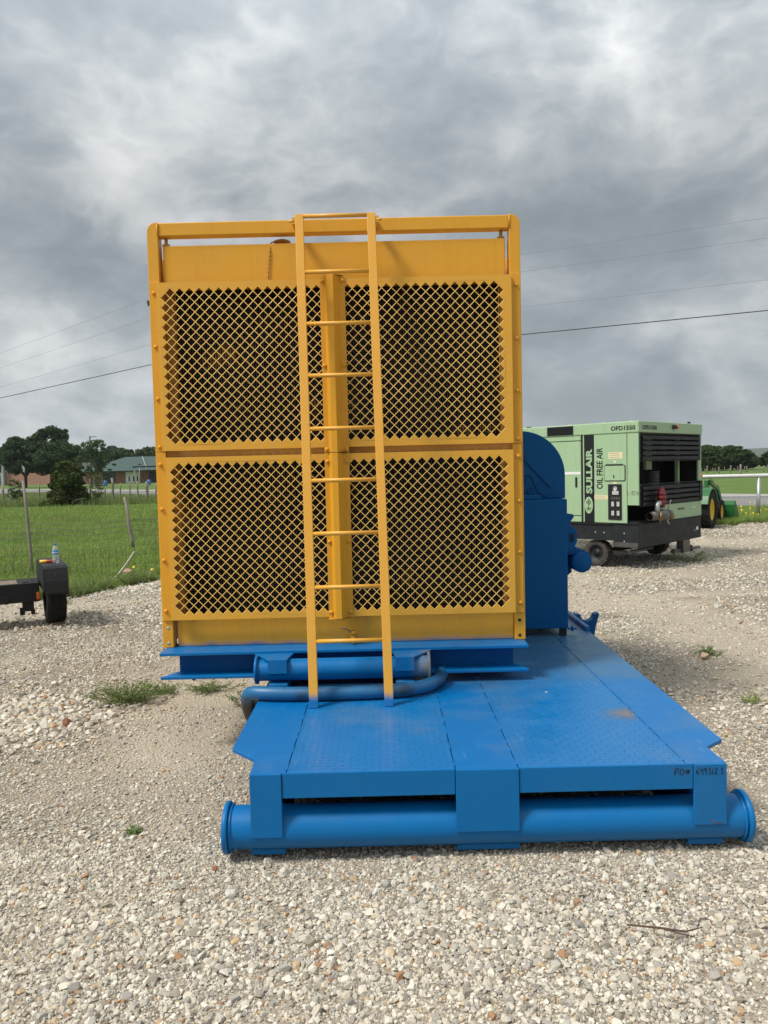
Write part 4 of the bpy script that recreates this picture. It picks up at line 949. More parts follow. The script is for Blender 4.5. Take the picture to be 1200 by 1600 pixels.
strokes([[(0, .07), (.004, 0), (.03, 0)], [(.04, .035), (.055, .035)], [(.07, .06), (.09, .06), (.075, .035), (.09, .01), (.07, 0), (.07, .03), (.075, .035), (.07, .06)], [(.10, .05), (.12, .06), (.122, .03), (.10, 0), (.125, 0)], [(.135, .06), (.138, .03), (.155, .03)], [(.155, .06), (.152, 0)], [(.17, .06), (.17, 0)]], (-.002, .178, 1.13), Ey, Zu, .0022, 'greypipe', ac, 'pen_mark')
# rear details
ap(B(1.115, 1.19, -.050, -.0125, 2.135, 2.200), 'lamp_base', 'ink', .004)
ap(MB().lathe([(.030, 0), (.034, .012), (.030, .04), (.012, .05), (1e-4, .051)], (1.205, -.035, 2.168), (1, -.2, 0), 14), 'clearance_lamp', 'orange', 0)
ap(B(1.84, 1.88, .02, .06, 2.2405, 2.275), 'roof_stud', 'ink', .004)
for k in range(7): ap(B(1.33 + k * .037, 1.355 + k * .037, -.003, -.0005, .835, .868), 'stencil_mark', 'greypipe', 0)
ap(B(1.90, 2.02, -.003, -.0005, .845, .862), 'white_tab', 'white', 0)
ap(B(2.03, 2.11, -.0095, -.0065, .462, .517), 'white_tag', 'white', 0); ap(B(1.955, 1.98, -.0095, -.0065, .455, .472), 'white_tag', 'white', 0)
for y in (.15, .6, 1.2, 1.9, 2.6): ap(MB().lathe([(.02, 0), (.02, .012), (1e-4, .016)], (.06, y, 2.2405), (0, 0, 1), 8), 'roof_bolt', 'lgreen', 0)
ap(B(.10, .17, 1.95, 2.05, 2.2405, 2.262), 'roof_handle', 'ink', .004)

# ------------------------------------------------------------------ small green tractor behind it; local +y is its heading, +x its right side
tr_ = thing('tractor', 'green compact tractor with yellow wheel rims and front loader parked behind the compressor', 'tractor', (7.80, 18.75, 0), R(-36))
tyre(tr_, (.06, 0, .45), (1, 0, 0), .445, .33, 'rubber', 'plain', 'jyellow', lugs=18)
tyre(tr_, (-1.20, 0, .45), (1, 0, 0), .445, .33, 'rubber', 'plain', 'jyellow', lugs=18)
tyre(tr_, (-.02, 1.62, .30), (1, 0, 0), .295, .22, 'rubber', 'plain', 'jyellow', lugs=14)
tyre(tr_, (-1.12, 1.62, .30), (1, 0, 0), .295, .22, 'rubber', 'plain', 'jyellow', lugs=14)
for xx in (.06, -1.20):
    P = [(.56 * math.cos(R(a)), .45 + .53 * math.sin(R(a))) for a in range(20, 165, 12)]; P2 = [(.50 * math.cos(R(a)), .45 + .49 * math.sin(R(a))) for a in range(164, 19, -12)]
    MB().prism(P + P2, 0, xx - .19, xx + .17).build('fender', 'jgreen', tr_, .01)
MB().prism([(.55, .55), (1.95, .5), (2.0, .75), (1.85, .98), (.75, 1.02), (.55, .95)], 0, -.85, -.29).build('hood', 'jgreen', tr_, .04)
B(-.80, -.34, -.35, .6, .35, .62).build('chassis', 'black', tr_, .02)
B(-.80, -.34, -.30, .15, .72, .80).build('seat', 'jyellow', tr_, .03); B(-.80, -.34, -.38, -.30, .78, 1.05).build('seat_back', 'jyellow', tr_, .03)
MB().lathe([(.16, -.012), (.175, 0), (.16, .012), (.15, 0), (.16, -.012)], (-.57, .45, 1.10), (0, -.5, 1), 20).tube([(-.57, .45, 1.10), (-.57, .58, .95)], .02, 8).build('steering_wheel', 'black', tr_)
for xx in (-.10, -1.04):
    MB().prism([(.62, .42), (.80, .42), (.82, 1.12), (.66, 1.15)], 0, xx - .04, xx + .05).build('loader_post', 'jgreen', tr_, .008)
    MB().prism([(.66, 1.15), (.72, 1.18), (1.55, .98), (1.95, .60), (2.20, .34), (2.10, .26), (1.85, .50), (1.48, .86), (.70, 1.05)], 0, xx + .052, xx + .11).build('loader_arm', 'jgreen', tr_, .008)
    MB().tube([(xx + .0, .9, .62), (xx + .02, 1.6, .86)], .03, 8).tube([(xx + .02, 1.45, .95), (xx + .02, 2.1, .62)], .022, 8).build('loader_cylinder', 'black', tr_)
    MB().prism([(1.0, 1.065), (1.35, .98), (1.35, 1.01), (1.0, 1.095)], 0, xx + .111, xx + .114).build('decal', 'jyellow', tr_)
bkp = [(2.20, .06), (2.85, .03), (2.85, .05), (2.24, .09), (2.20, .44), (2.34, .54), (2.33, .56), (2.17, .46)]
MB().prism(bkp, 0, -1.35, .25).build('bucket', 'jgreen', tr_, .006)
for xx in (-1.362, .2505): MB().prism([(2.19, .055), (2.85, .03), (2.34, .55), (2.17, .45)], 0, xx, xx + .012).build('bucket_side', 'jgreen', tr_)
MB().tube([(-.06, .05, .98), (-.08, .02, 1.22)], .012, 6).build('lamp_stalk', 'black', tr_)
MB().lathe([(.055, -.03), (.065, 0), (.055, .03), (1e-4, .032)], (-.08, .0, 1.28), (.2, -1, 0), 12).build('warning_lamp', 'orange', tr_)
B(-.09, -.03, .10, .22, .99, 1.05).build('light_bracket', 'steel', tr_)

# ------------------------------------------------------------------ pipe fence on the right
pf = thing('pipe_fence', 'galvanised pipe fence with one round top rail beside the road', 'fence', (10.35, 21.2, 0))
dirv = Vector((1, -.06, 0)).normalized()
MB().tube([Vector((0, 0, 1.195)) + dirv * -6.0, Vector((0, 0, 1.19)) + dirv * 9], .055, 12).build('top_rail', plain('pale_pipe', (.66, .66, .64), .4, .2, .2, 6), pf)
MB().tube([Vector((0, 0, .62)) + dirv * -6.0, Vector((0, 0, .62)) + dirv * 9], .012, 6).build('lower_cable', 'steel', pf)
for s_ in (-4.9, -2.45, 0, 2.45, 4.9, 7.3): MB().tube([dirv * s_ + Vector((-.02, 0, -.1)), dirv * s_ + Vector((0, 0, 1.14))], .05, 12).build('post', 'steel', pf)

# ------------------------------------------------------------------ fences of the fields
def fence_post(x, y, z0, z1, r_, lean, parent, mat='wood', n=6):
    P = [(x + lean * t + random.gauss(0, .012), y + random.gauss(0, .012), z0 + (z1 - z0) * t) for t in (0, .25, .5, .75, 1)]
    return MB().tube(P, [r_ * 1.1, r_, r_ * .97, r_ * .93, r_ * .82], n).build('post', mat, parent)
ff = thing('wire_fence', 'row of uneven grey wooden posts with wire across the far side of the field', 'fence', (-18, 45.3, 0))
PX = [(-22.38, 1.19, .07, .03), (-21.98, .68, .04, 0), (-20.22, 1.31, .05, -.04), (-19.79, .88, .035, -.05), (-19.54, .87, .045, .02), (-19.08, 1.11, .05, 0), (-18.60, 1.35, .06, 0), (-18.17, 1.18, .05, .03), (-17.87, 1.21, .10, -.03), (-17.30, 1.45, .04, .05), (-16.39, .97, .05, .04), (-15.96, 1.50, .085, 0), (-15.49, 1.20, .05, .07), (-14.97, 1.27, .05, .04), (-14.46, 1.26, .055, .03), (-13.97, 1.24, .10, .05), (-13.47, 1.15, .055, .10), (-12.9, 1.2, .06, 0), (-12.2, 1.2, .07, 0), (-23.2, 1.25, .06, 0), (-24.1, 1.2, .07, .03), (-25.2, 1.2, .06, -.02)]
for x, h_, r_, ln in PX: fence_post(x + 18, random.uniform(-.1, .1), -.1, h_, r_, ln, ff)
for z in (.35, .65, .95, 1.15):
    MB().tube([(-9 + k * 1.2, 0, z + .015 * math.sin(k * 1.7)) for k in range(14)], .006, 4).build('wire', 'wire', ff)
# near fence along the yard's edge, fallen into disrepair
nf = thing('wire_fence', 'slack rusty stock fence with a thin leaning post along the gravel edge', 'fence', (-5.88, 12.75, 0))
MB().tube([(0, 0, -.1), (-.01, 0, .35), (-.03, 0, .72), (-.05, 0, 1.15), (-.08, 0, 1.56)], [.028, .027, .026, .024, .021], 7).build('post', 'wood', nf)
MB().tube([(1.90, -.62, .47), (1.90, -.64, .60), (1.86, -.66, .84), (1.84, -.64, 1.06), (1.79, -.62, 1.27)], [.020, .029, .028, .024, .016], 7).build('broken_stake', 'wood', nf)
nw = lambda z: [(-3.2, .55, z + .02), (-1.6, .25, z - .03), (-.02, .03, z), (.95, -.30, z - .05), (1.85, -.62, z + .04), (2.9, -.2, z + .05), (4.0, .3, z)]
for z in (.86, .78, .69): MB().tube(nw(z), .0045, 4).build('wire', 'wire', nf)
wv = MB()
for z in (.04, .17, .31, .46, .60): wv.tube(nw(z), .0028, 3)
pth = nw(0)
for k in range(48):
    u_ = k * 7.2 / 48 - 3.2; x_ = u_; y_ = float(np.interp(u_, [p[0] for p in pth], [p[1] for p in pth])); wv.tube([(x_, y_, .02), (x_ + .02, y_, .60)], .0024, 3)
wv.build('woven_wire', 'wire', nf, kind='stuff')
st = MB().tube([(-4.235, 11.86, -.02), (-4.13, 11.90, .10), (-4.02, 11.93, .25), (-3.91, 11.96, .42)], [.016, .015, .013, .009], 7).tube([(-4.10, 11.91, .05), (-4.02, 11.88, .10), (-3.98, 11.86, .16)], [.007, .006, .004], 5).build('stick', plain('bleached_wood', (.55, .52, .45), .9, 0, .4, 9))
tag(st, 'pale bleached stick leaning out of the grass at the gravel edge', 'stick')
rf = thing('wire_fence', 'distant row of short wooden posts in front of the dark tree line on the right', 'fence', (45, 104, 0))
for x, h_, r_ in ((40.6, .95, .09), (41.4, .9, .07), (42.16, 1.1, .10), (42.75, .9, .06), (43.1, .95, .07), (43.65, 1.12, .13), (44.3, .9, .06), (45.2, 1.1, .11), (45.9, .9, .06), (47.45, 1.15, .12), (46.9, .9, .06), (48.1, .9, .06), (48.6, 1.0, .07), (49.2, 1.1, .12), (50.1, 1.0, .08), (51.0, 1.1, .11), (52.2, 1.0, .08)):
    fence_post(x * 1.04 - 45 + random.uniform(-.2, .2), random.uniform(-.3, .3), .1, h_ * random.uniform(.75, 1.05), r_ * .8, random.uniform(-.08, .08), rf)
fence_post(46.44 * .96 - 45, -8, -.1, 1.2, .14, 0, rf, n=8)
for z in (.55, .85): MB().tube([(-6, 0, z), (12, 0, z)], .010, 4).build('wire', 'wire', rf)

# ------------------------------------------------------------------ poles and wires
pole = thing('utility_pole', 'wooden utility pole with a crossarm hidden behind the yellow cabinet', 'utility pole', (-12.05, 44, 0))
MB().tube([(0, 0, -.2), (0, 0, 6), (0, 0, 11.9)], [.17, .15, .12], 12).build('shaft', 'bark', pole)
MB().box(-1.0, 1.1, -.05, .05, 11.15, 11.27).build('crossarm', 'bark', pole)
for x in (-.97, .0, 1.05): MB().lathe([(.02, 0), (.05, .02), (.09, .05), (.05, .09), (.10, .13), (.05, .18), (.03, .20)], (x, 0, 11.271), (0, 0, 1), 10).build('insulator', 'greypipe', pole)
dw = (1, -.43)
def wire(lbl, pts, r_, mat):
    L_ = [(-12.2 + a, 44 - .43 * a, z) for a, z in pts]
    o = MB().tube(L_, r_, 5).build('power_line', mat); tag(o, lbl, 'power line', 'overhead wires crossing the sky'); return o
def catenary(pl_, zl, zp, pr_, zr0, zr1):
    out = []
    for a in np.linspace(-40, -1, 14): out.append((a, zl[0] + (zl[1] - zl[0]) * (a - zl[2]) / (zl[3] - zl[2]) + 0 * pl_))
    for a in np.linspace(0, 48, 14):
        out.append((a, zr0[1] + (zr1[1] - zr0[1]) * (a - zr0[0]) / (zr1[0] - zr0[0]) if a > zr0[0] else zp + (zr0[1] - zp) * a / zr0[0]))
    return out
wire('topmost thin grey wire crossing the sky', catenary(0, (9.518, 11.567, -11.795, -1.33), 11.6, 0, (18.8, 11.307), (28.1, 11.474)), .0065, 'thincable')
wire('second thin grey wire below the topmost one', catenary(0, (8.601, 10.533, -11.855, -1.127), 10.62, 0, (18.8, 10.527), (28.1, 10.655)), .0065, 'thincable')
wire('faintest thin wire just above the thick dark cable', catenary(0, (7.401, 9.012, -11.933, -1.114), 9.06, 0, (18.8, 8.931), (28.1, 8.983)), .006, 'thincable')
wire('thick dark lowest cable crossing behind the cabinet', catenary(0, (6.719, 7.911, -11.978, -.955), 7.9, 0, (18.75, 7.677), (28.1, 7.742)), .021, 'cable')
fp_ = thing('utility_pole', 'slim distant utility pole with a short crossarm above the trees on the left', 'utility pole', (-45.4, 120, 0))
MB().tube([(0, 0, -.2), (0, 0, 7.9)], [.13, .10], 8).build('shaft', 'bark', fp_)
for z in (7.75, 7.2): MB().tube([(-.1, 0, z), (1.0, 0, z + .05)], .05, 6).build('crossarm', 'bark', fp_)

# ------------------------------------------------------------------ buildings across the road
gb = thing('brick_building', 'low brick building with a dark green hipped metal roof across the road', 'building', (-55, 171, 0))
def gbp(mb, name, mat, par=None): return mb.build(name, mat, par or gb)
gbp(B(-11, 24, 0, 16, -.2, 2.70), 'wall', 'brick')
ex0, ex1, ey0, ey1, ez, rz_ = -12.2, 25.2, -1.6, 17.6, 2.75, 6.0
V = [(ex0, ey0, ez), (ex1, ey0, ez), (ex1, ey1, ez), (ex0, ey1, ez), (-4.5, 8, rz_), (17.5, 8, rz_)]
roof = gbp(MB().add(V, [(0, 1, 5, 4), (1, 2, 5), (2, 3, 4, 5), (3, 0, 4), (3, 2, 1, 0)]), 'roof', 'roofgreen')
V = [(2.6, -3.4, 2.9), (26, -3.4, 2.9), (26, 3, 2.9), (2.6, 3, 2.9), (6.5, -.2, 4.9), (22, -.2, 4.9)]
gbp(MB().tube([(3.2, -1.62, 2.8), (-.2, 6.2, 5.95)], .09, 4), 'hip_cap', 'roofgrey', roof)
gbp(B(1.2, 24, -5.5, -1.7, 3.35, 3.62), 'canopy', 'glassdark')
for x in (1.6, 8, 14): gbp(MB().tube([(x, -5.2, -.1), (x, -5.2, 3.34)], .07, 6), 'canopy_post', 'roofgrey')
gbp(B(-11.5, 24.4, -1.5, -1.38, 2.62, 2.745), 'fascia', 'glassdark')
gbp(B(-2.1, .95, -.06, -.005, .0, 2.55), 'white_wall', 'white')
for x in (-1.5, -.5, .35): gbp(B(x, x + .32, -.10, -.065, .35, 1.5), 'window', 'glassdark')
gbp(B(-7.2, -4.4, -.05, -.005, .1, 2.5), 'entrance', 'glassdark')
gbp(B(3.0, 5.0, -.05, -.005, .2, 2.4), 'window', 'glassdark')
pb = thing('brick_building', 'pale brick block with light grey metal upper wall behind the oak trunks', 'building', (-87, 191, 0))
B(-6.5, 12, 0, 12, -.2, 3.25).build('wall', 'pinkbrick', pb); B(-6.6, 12.1, -.1, 12.1, 3.26, 5.2).build('upper_wall', 'roofgrey', pb)
B(-9.5, -6.65, -1, 8, -.2, 5.3).build('entrance_block', 'roofgrey', pb); B(-9.3, -7.1, -1.1, -1.005, 3.2, 5.0).build('window', 'glassdark', pb); B(-9.3, -7.4, -1.1, -1.005, .2, 2.6).build('window', 'glassdark', pb)
lpst = thing('street_lamp', 'short lamp post with a hooded black head in front of the green roofed building', 'lamp post', (-49.6, 157, 0))
MB().tube([(0, 0, -.1), (0, 0, 3.75)], .06, 6).build('post', 'roofgrey', lpst); MB().lathe([(.42, 0), (.36, .22), (.05, .34)], (0, 0, 3.72), (0, 0, 1), 12).build('hood', 'ink', lpst)
for x, z, lb in ((-46.9, 130, 'blue barrel standing left of the white wall across the road'), (-39.7, 130.5, 'blue barrel standing under the dark canopy across the road')):
    o = MB().lathe([(1e-4, 0), (.30, 0), (.31, .03), (.33, .28), (.31, .30), (.33, .34), (.33, .60), (.31, .63), (.30, .88), (1e-4, .88)], (0, 0, 0), (0, 0, 1), 16).build('barrel', 'bluebin'); o.location = (x, z, 0); tag(o, lb, 'barrel', 'blue barrels across the road')

# ------------------------------------------------------------------ trees
def crown_mesh(name, seed, blobs, leaf, per, mat):
    """leaf faces filling a set of ellipsoid clumps with fuzzy borders: blobs = (x, y, z, rx, ry, rz)"""
    r = np.random.default_rng(seed); VV = []
    for (x, y, z, rx, ry, rz) in blobs:
        n = int(per * rx * ry ** .5 * rz ** .5)
        p = r.normal(size=(n, 3)); p *= .62 / np.maximum(1, np.linalg.norm(p, axis=1, keepdims=True) / 2.1)
        c = p * (rx, ry, rz) + (x, y, z)
        a = r.normal(size=(n, 3)) + (0, 0, .25); a /= np.linalg.norm(a, axis=1, keepdims=True); b_ = np.cross(a, r.normal(size=(n, 3))); b_ /= np.linalg.norm(b_, axis=1, keepdims=True)
        s_ = leaf * r.uniform(.5, 1.5, (n, 1)); VV.append(np.stack([c - a * s_, c + b_ * s_ * .5, c + a * s_, c - b_ * s_ * .5], 1).reshape(-1, 3))
    v = np.concatenate(VV); return mesh_np(name, v, np.arange(len(v)).reshape(-1, 4), mat)
def blobs_for(seed, w_, h_, z0, n, br=.30, top=1.0):
    r = random.Random(seed); out = []
    for k in range(n):
        t = (k + r.random()) / n; a = k * 2.4 + r.uniform(-.5, .5); prof = math.sin(math.pi * min(.96, (.20 + .76 * t))) ** .6
        q = math.sqrt(r.uniform(.08, 1)) * w_ * prof * .86; s_ = w_ * br * r.choice((.5, .7, .9, 1.15, 1.4))
        out.append((q * math.cos(a), q * math.sin(a), z0 + (h_ - z0) * (t * .86 + .05), s_ * r.uniform(.8, 1.3), s_ * r.uniform(.8, 1.3), s_ * r.uniform(.55, .85)))
    for k in range(n // 2):        # ragged sprigs standing out of the crown
        t = r.random(); a = r.uniform(0, 6.283); prof = math.sin(math.pi * min(.96, (.20 + .76 * t))) ** .6; q = w_ * prof * r.uniform(.92, 1.12); s_ = w_ * br * r.uniform(.22, .42)
        out.append((q * math.cos(a), q * math.sin(a), z0 + (h_ - z0) * (t * .95 + .05), s_ * 1.3, s_ * 1.3, s_ * .8))
    return out
def trunk_mesh(name, seed, h_, r_, limbs, spread):
    rr = random.Random(seed); mb = MB().tube([(0, 0, -.2), (rr.gauss(0, .1), 0, h_ * .3), (rr.gauss(0, .2), rr.gauss(0, .2), h_ * .75)], [r_ * 1.25, r_, r_ * .45], 8)
    for k in range(limbs):
        a = k * 6.283 / limbs + rr.random(); z = h_ * rr.uniform(.22, .5); mb.tube([(0, 0, z), (spread * .35 * math.cos(a), spread * .35 * math.sin(a), z + h_ * .18), (spread * .8 * math.cos(a), spread * .8 * math.sin(a), z + h_ * .42)], [r_ * .55, r_ * .36, r_ * .10], 6)
    return mb.mesh(name, 'bark')
def tree(label, x, y, cm, tm, sc=1.0, group=None, rot=0.0, sz=1.0, name='tree', wd=1.0):
    t = thing(name, label, 'tree', (x, y, -.05), rot, group); t.scale = (sc * wd, sc * wd, sc * sz)
    link('crown', cm, t); link('trunk', tm, t); return t
# the big oak clump: three leaning trunks under one wide crown, built as three trees
oakc = [crown_mesh('oak_crown', 31 + k, blobs_for(31 + k, 4.6, 10.0 - 1.2 * k, 2.8, 42, .19), .22, 620, 'leaf_oak') for k in range(3)]
def oak_trunk(seed, ln):
    mb = MB().tube([(0, 0, -.2), (ln * .4, 0, 1.4), (ln, 0, 3.6), (ln * 1.2, 0, 6)], [.36, .28, .22, .08], 8); rr = random.Random(seed)
    for a in range(5): mb.tube([(ln * .5, 0, 1.9), (ln * .5 + 1.2 * math.cos(a * 1.3), math.sin(a * 1.3), 3.4), (ln * .5 + 2.6 * math.cos(a * 1.3), 2 * math.sin(a * 1.3), 5.4)], [.17, .11, .04], 6)
    return mb.mesh('oak_trunk', 'bark')
tree('left dark oak of the clump, its thin trunk before the pale brick block', -60.9, 131, oakc[1], oak_trunk(1, .3), .97, 'oaks across the road', 0, 1.0, 'oak_tree')
tree('tallest dark green oak in the middle of the clump with a thick trunk', -57.2, 133, oakc[0], oak_trunk(2, .1), 1.04, 'oaks across the road', 1.2, 1.0, 'oak_tree')
tree('dark green oak on the right of the clump, its trunk leaning left', -54.8, 130, oakc[2], oak_trunk(3, -.9), 1.0, 'oaks across the road', 0, 1.0, 'oak_tree')
# smaller broken tree before the green roof
tree('sparse lighter green tree standing in front of the green roof', -41.6, 112, crown_mesh('sparse_crown', 61, blobs_for(61, 2.5, 7.2, 1.5, 20, .20), .18, 360, 'leaf_mid'), trunk_mesh('sparse_trunk', 7, 6.5, .16, 6, 2.2), 1.0, None, .4, 1.0, 'small_tree')
# tree line behind, left: four shapes repeated
kinds = []
for k in range(4):
    kinds.append((crown_mesh('far_crown', 71 + k, blobs_for(71 + k, 5.2, 11.0 - .5 * k, .6 + .2 * k, 34, .23), .38, 260, 'leaf_oak' if k % 2 == 0 else 'leaf_mid'), trunk_mesh('far_trunk', 80 + k, 8, .25, 4, 3)))
left = [(-131, 236, 1.1), (-122, 230, 1.0), (-114, 236, 1.09), (-107.5, 228, .97), (-101, 234, .93), (-95.5, 230, 1.02), (-90, 238, .95), (-85.5, 226, .90), (-81, 232, .93), (-76.5, 228, .86), (-72, 233, .93), (-67.5, 229, 1.0), (-63, 236, 1.04), (-56, 232, 1.0)]
for k, (x, y, s_) in enumerate(left):
    wh = ['at the far left end of the row', 'second from the left end', 'left of the tall oaks', 'just behind the left oak', 'behind the middle oak', 'behind the right oak', 'just right of the oaks', 'behind the small sparse tree', 'right of the small sparse tree', 'above the left end of the green roof', 'above the middle of the green roof', 'beside the yellow cabinet edge', 'half hidden by the yellow cabinet', 'behind the yellow cabinet'][k]
    tree(f'dark tree of the row behind the buildings, {wh}', x, y, *kinds[k % 4], s_, 'tree line behind the buildings', k * 1.7, 1.04, 'tree', 1.15)
right = [(50, 141, .40), (54.2, 143, .43), (58.2, 140, .45), (61.8, 146, .42), (64.4, 142, .40), (66.6, 150, .33), (68.3, 145, .28), (70.4, 149, .29), (72.2, 143, .30), (74.0, 140, .40), (76.3, 138, .54), (79.8, 141, .55), (84, 144, .56), (89, 142, .55)]
for k, (x, y, s_) in enumerate(right):
    wh = ['hidden behind the compressor, leftmost', 'hidden behind the compressor, second from left', 'hidden by the right edge of the compressor', 'right against the compressor edge', 'second to the right of the compressor', 'third to the right of the compressor', 'under the left end of the blue hill', 'under the middle of the blue hill', 'under the right end of the blue hill', 'just right of the blue hill', 'tallest at the right edge of the picture', 'just past the tallest tree on the right', 'second past the tallest tree on the right', 'last of the row on the right'][k]
    tree(f'green tree of the far pasture row, {wh}', x, y, *kinds[(k + 1) % 4], s_, 'tree line beyond the right pasture', k * 2.1, 1.05, 'tree', 1.5)
# cedar bush at the fence and two saplings
cb = blobs_for(91, .90, 2.62, .10, 60, .25); cb += [(.75, 0, .55, .4, .4, .25), (-.8, .1, .6, .35, .35, .3), (-.9, -.5, .12, .45, .3, .15)]
cd = thing('cedar_bush', 'dense round cedar bush growing into the wooden field fence', 'bush', (-18.25, 44.5, -.05)); link('foliage', crown_mesh('cedar_foliage', 92, cb, .085, 5200, 'leaf_cedar'), cd)
MB().tube([(0, 0, -.1), (.05, 0, 1.0), (0, .1, 2.0)], [.10, .08, .03], 7).tube([(.2, -.3, .0), (.7, -.6, .35), (1.25, -.6, .45)], [.05, .04, .015], 6).build('trunk', 'wood', cd)
for x, y, h_, w_, sd_, lb in ((-22.05, 46.2, 1.62, .48, 3, 'small loose sapling at the left edge beside the first fence posts'), (-17.1, 46.0, 1.95, .42, 4, 'tall thin light green sapling to the right of the cedar bush')):
    sp = thing('sapling', lb, 'shrub', (x, y, -.05), 0, 'saplings along the field fence'); link('foliage', crown_mesh('sapling_foliage', 95 + sd_, blobs_for(95 + sd_, w_, h_, .25, 16, .32), .06, 2400, 'leaf_mid' if sd_ == 3 else 'leaf_light'), sp)
    mb = MB()
    for k in range(5): a = k * 1.26; mb.tube([(0, 0, -.1), (.10 * math.cos(a), .1 * math.sin(a), h_ * .4), (w_ * .7 * math.cos(a), w_ * .5 * math.sin(a), h_ * .9)], [.02, .015, .006], 5)
    mb.build('stem', 'wood', sp)

# ------------------------------------------------------------------ grass, weeds and flowers
def blades(name, pts, h_, w_, mat, lean=.45, seed=1, kind='stuff', parent=None):
    r = np.random.default_rng(seed); n = len(pts); hh = h_ * r.uniform(.45, 1.3, n); a = r.uniform(0, 6.283, n); ww = w_ * r.uniform(.6, 1.3, n)
    dx_, dy_ = np.cos(a) * ww, np.sin(a) * ww; b_ = r.uniform(0, 6.283, n); l_ = np.abs(r.normal(0, lean, n)) * hh
    base = pts; mid_ = base + np.stack([np.cos(b_) * l_ * .3, np.sin(b_) * l_ * .3, hh * .55], -1); top = base + np.stack([np.cos(b_) * l_, np.sin(b_) * l_, hh * np.clip(1.05 - (l_ / hh) ** 2 * .3, .3, 1)], -1)
    side = np.stack([dx_, dy_, np.zeros(n)], -1)
    v = np.stack([base - side, base + side, mid_ + side * .75, mid_ - side * .75, top], 1).reshape(-1, 3); k = np.arange(n)[:, None] * 5
    f = np.concatenate([k + (0, 1, 2), k + (0, 2, 3), k + (3, 2, 4)]); o = link(name, mesh_np(name, v, f, mat), parent)
    if kind: tag(o, kind=kind)
    return o
def field_pts(n, y0, y1, k0, k1, seed, cond=None):
    r = np.random.default_rng(seed); y = np.sqrt(r.uniform(y0 ** 2, y1 ** 2, n)); x = r.uniform(k0, k1, n) * y; keep = y > edge(x) + .03
    if cond is not None: keep &= cond(x, y)
    x, y = x[keep], y[keep]; return np.stack([x, y, np.full(len(x), -.05)], -1)
clump = lambda s, a, b_: (lambda x, y: np.random.default_rng(s).random(len(x)) < a + b_ * fbm(x * .8, y * .8))
blades('meadow_grass', np.concatenate([field_pts(170000, 9.6, 17, -.90, -.06, 1, clump(3, .1, 1.2)), field_pts(140000, 17, 30, -.80, -.06, 2, clump(4, .1, 1.2))]), .10, .006, 'grass', seed=1)
blades('meadow_grass', field_pts(90000, 30, 46, -.75, -.10, 5, clump(5, .0, 1.3)), .13, .014, 'grass', seed=2)
blades('meadow_grass', np.concatenate([field_pts(52000, 18.5, 27, .38, .62, 6), ]), .12, .008, 'grass', seed=3)
tf = field_pts(60000, 10, 32, -.85, -.06, 9); n_ = fbm(tf[:, 0] * .9 + 3, tf[:, 1] * .9); tf = tf[n_ > .60]
blades('meadow_tufts', tf, .20, .007, 'tallgrass', .6, 12)
x = rng.uniform(-13, 1, 48000); y = edge(x) + np.abs(rng.normal(0, .28, 48000)) - .05
blades('edge_grass', np.stack([x, y, np.full(len(x), -.05)], -1)[fbm(x * 2.3, y * 2) > .37], .19, .006, 'tallgrass', .75, 4)
x = rng.uniform(6.5, 14, 16000); y = edge(x) + np.abs(rng.normal(0, .35, 16000)) + .02
blades('edge_grass', np.stack([x, y, np.full(len(x), -.05)], -1), .18, .008, 'grass', .5, 5)
x = rng.uniform(-27, -11, 22000); y = 45.4 + rng.normal(0, .7, 22000)
blades('fence_grass', np.stack([x, y, np.full(len(x), -.05)], -1), .42, .012, 'tallgrass', .35, 6)
x = rng.uniform(-36, -14, 12000); y = (27.0 - .737 * x) / .676 + rng.uniform(-11, -.3, 12000)
blades('fence_grass', np.stack([x, y, np.full(len(x), -.05)], -1)[(y > 46)], .30, .02, 'tallgrass', .35, 8)
# yellow flowers
fl = MB()
for k in range(46):
    yy = random.uniform(20.2, 25.5); xx = random.uniform(.44, .54) * yy
    if yy < float(edge(np.array([xx]))[0]) + .2: continue
    zz = random.uniform(.10, .26); s_ = random.uniform(.018, .030)
    fl.lathe([(1e-4, .006), (s_ * .6, .010), (s_, .0), (1e-4, -.004)], (xx, yy, zz), (random.gauss(0, .5), -.8, .8), 7, False).tube([(xx, yy, -.04), (xx, yy, zz)], .003, 3)
fl.build('yellow_wildflowers', 'flower', kind='stuff')
for x_, y_, z_, lb in ((-4.08, 12.42, .12, 'single yellow flower near the bleached stick'), (-3.72, 12.20, .10, 'yellow flower beside the cabinet edge')):
    f_ = thing('wildflower', lb + ' in the grass', 'flower', (x_, y_, 0)); MB().lathe([(1e-4, .008), (.014, .006), (.023, .0), (1e-4, -.005)], (0, 0, z_), (.1, -.9, .6), 9, False).build('petals', 'flower', f_); MB().tube([(0, 0, -.04), (0, .01, z_)], .004, 4).build('stem', 'grass', f_)
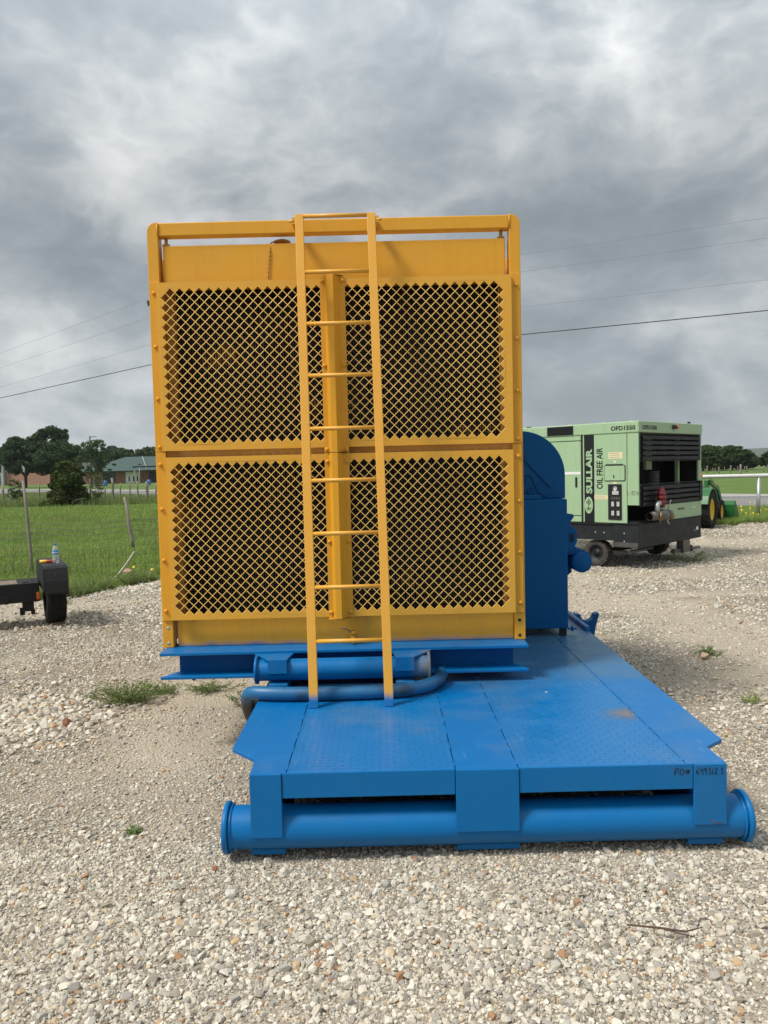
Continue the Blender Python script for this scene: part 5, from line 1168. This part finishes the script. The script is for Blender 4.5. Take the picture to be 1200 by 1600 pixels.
def weed(label, x, y, rad, h_, n, seed, mat='weed', fl_=.75):
    """sprawling stems that carry many small leaves"""
    r = np.random.default_rng(seed); zz = float(relief(np.array([x]), np.array([y]))[0])
    t = thing('weed', label, 'weed', (x, y, zz), 0, 'weeds in the gravel'); mb = MB(); pts = []
    for k in range(max(10, n // 9)):
        a = r.uniform(0, 6.283); q = abs(r.normal(0, .3)) * rad; ln = rad * r.uniform(.35, 1.25); b_ = a + r.normal(0, .9); hh = h_ * r.uniform(.3, 1.1)
        p0 = Vector((q * math.cos(a) * 1.3, q * math.sin(a), 0)); P = [p0]
        for f in (.35, .7, 1.0): P.append(p0 + Vector((math.cos(b_) * ln * f, math.sin(b_) * ln * f * .75, hh * (f * (1.5 - .75 * f)))) + Vector(r.normal(0, .05 * rad, 3)) * f)
        mb.tube(P, [.0022, .0018, .0014, .0008], 3, False)
        for m_ in range(14):
            f = r.uniform(.1, 1.05) * 3; i_ = min(2, int(f)); pts.append(P[i_].lerp(P[i_ + 1], f - i_) + Vector(r.normal(0, .007, 3)))
    mb.build('stem', mat, t)
    n_ = len(pts); c = np.array([p[:] for p in pts]); c[:, 2] = np.maximum(c[:, 2], .004)
    a = r.normal(size=(n_, 3)); a[:, 2] *= .5; a /= np.linalg.norm(a, axis=1, keepdims=True); b_ = np.cross(a, r.normal(size=(n_, 3))); b_ /= np.linalg.norm(b_, axis=1, keepdims=True)
    s_ = r.uniform(.005, .011, (n_, 1)) * (1 + rad); v = np.stack([c - a * s_, c + b_ * s_ * .4, c + a * s_, c - b_ * s_ * .4], 1).reshape(-1, 3)
    link('leaves', mesh_np('weed_leaves', v, np.arange(len(v)).reshape(-1, 4), mat), t); return t
weed('largest sprawling weed left of the cabinet, beside the pale gravel heap', -1.84, 5.36, .20, .17, 1100, 1)
weed('smaller weed reaching right from the largest weed', -1.66, 5.62, .12, .08, 350, 2)
weed('low weed under the left end of the blue beam', -1.33, 5.62, .15, .08, 450, 3)
weed('weed close to the black end of the hose', -.98, 5.25, .11, .12, 330, 4)
weed('round weed right of the deck beside a tan stone', 2.68, 6.34, .10, .08, 330, 5)
weed('small bright weed at the right edge of the picture', 2.41, 5.05, .06, .07, 150, 6, 'grass')
weed('tall weed in front of the compressor hitch', 4.98, 12.45, .32, .22, 600, 7)
weed('tiny dark weed alone in the gravel left of the front pipe', -1.17, 3.40, .035, .025, 130, 8)
weed('weed at the foot of the pipe fence post', 9.9, 20.0, .4, .2, 500, 9)
weed('small weed at the near edge of the grass', -4.15, 9.7, .12, .09, 200, 10)
# pink litter with leafy weed at the grass edge
weed('broad leafy dark weed under the pink litter', -3.88, 11.45, .26, .20, 500, 12)
lt = MB().add([(-.09, 0, 0), (-.02, -.04, .03), (.05, -.02, .01), (.10, .02, .04), (.06, .07, .06), (-.04, .06, .07), (0, .01, .09)], [(0, 1, 6), (1, 2, 6), (2, 3, 6), (3, 4, 6), (4, 5, 6), (5, 0, 6), (2, 1, 0, 5, 4, 3)]).build('litter', plain('pink_wrapper', (.62, .30, .28), .6, 0, .5, 30)); lt.scale = (.7, .7, .7); lt.location = (-3.86, 11.42, .16); tag(lt, 'crumpled pink wrapper caught on a weed at the grass edge', 'litter')

# ------------------------------------------------------------------ air: far things fade towards blue
HAZE = True
if HAZE:
    m = bpy.data.materials.new('haze'); m.use_nodes = True; t = NT(m.node_tree)
    v = t.n('ShaderNodeVolumePrincipled', None, Color=(.78, .86, .94), Density=.00015); v.inputs['Anisotropy'].default_value = .2
    o = t.n('ShaderNodeOutputMaterial'); t.t.links.new(v.outputs[0], o.inputs['Volume']); M['haze'] = m
    tag(B(-4300, 4300, -3300, 6300, -1.1, 110).build('haze', 'haze'), kind='stuff')
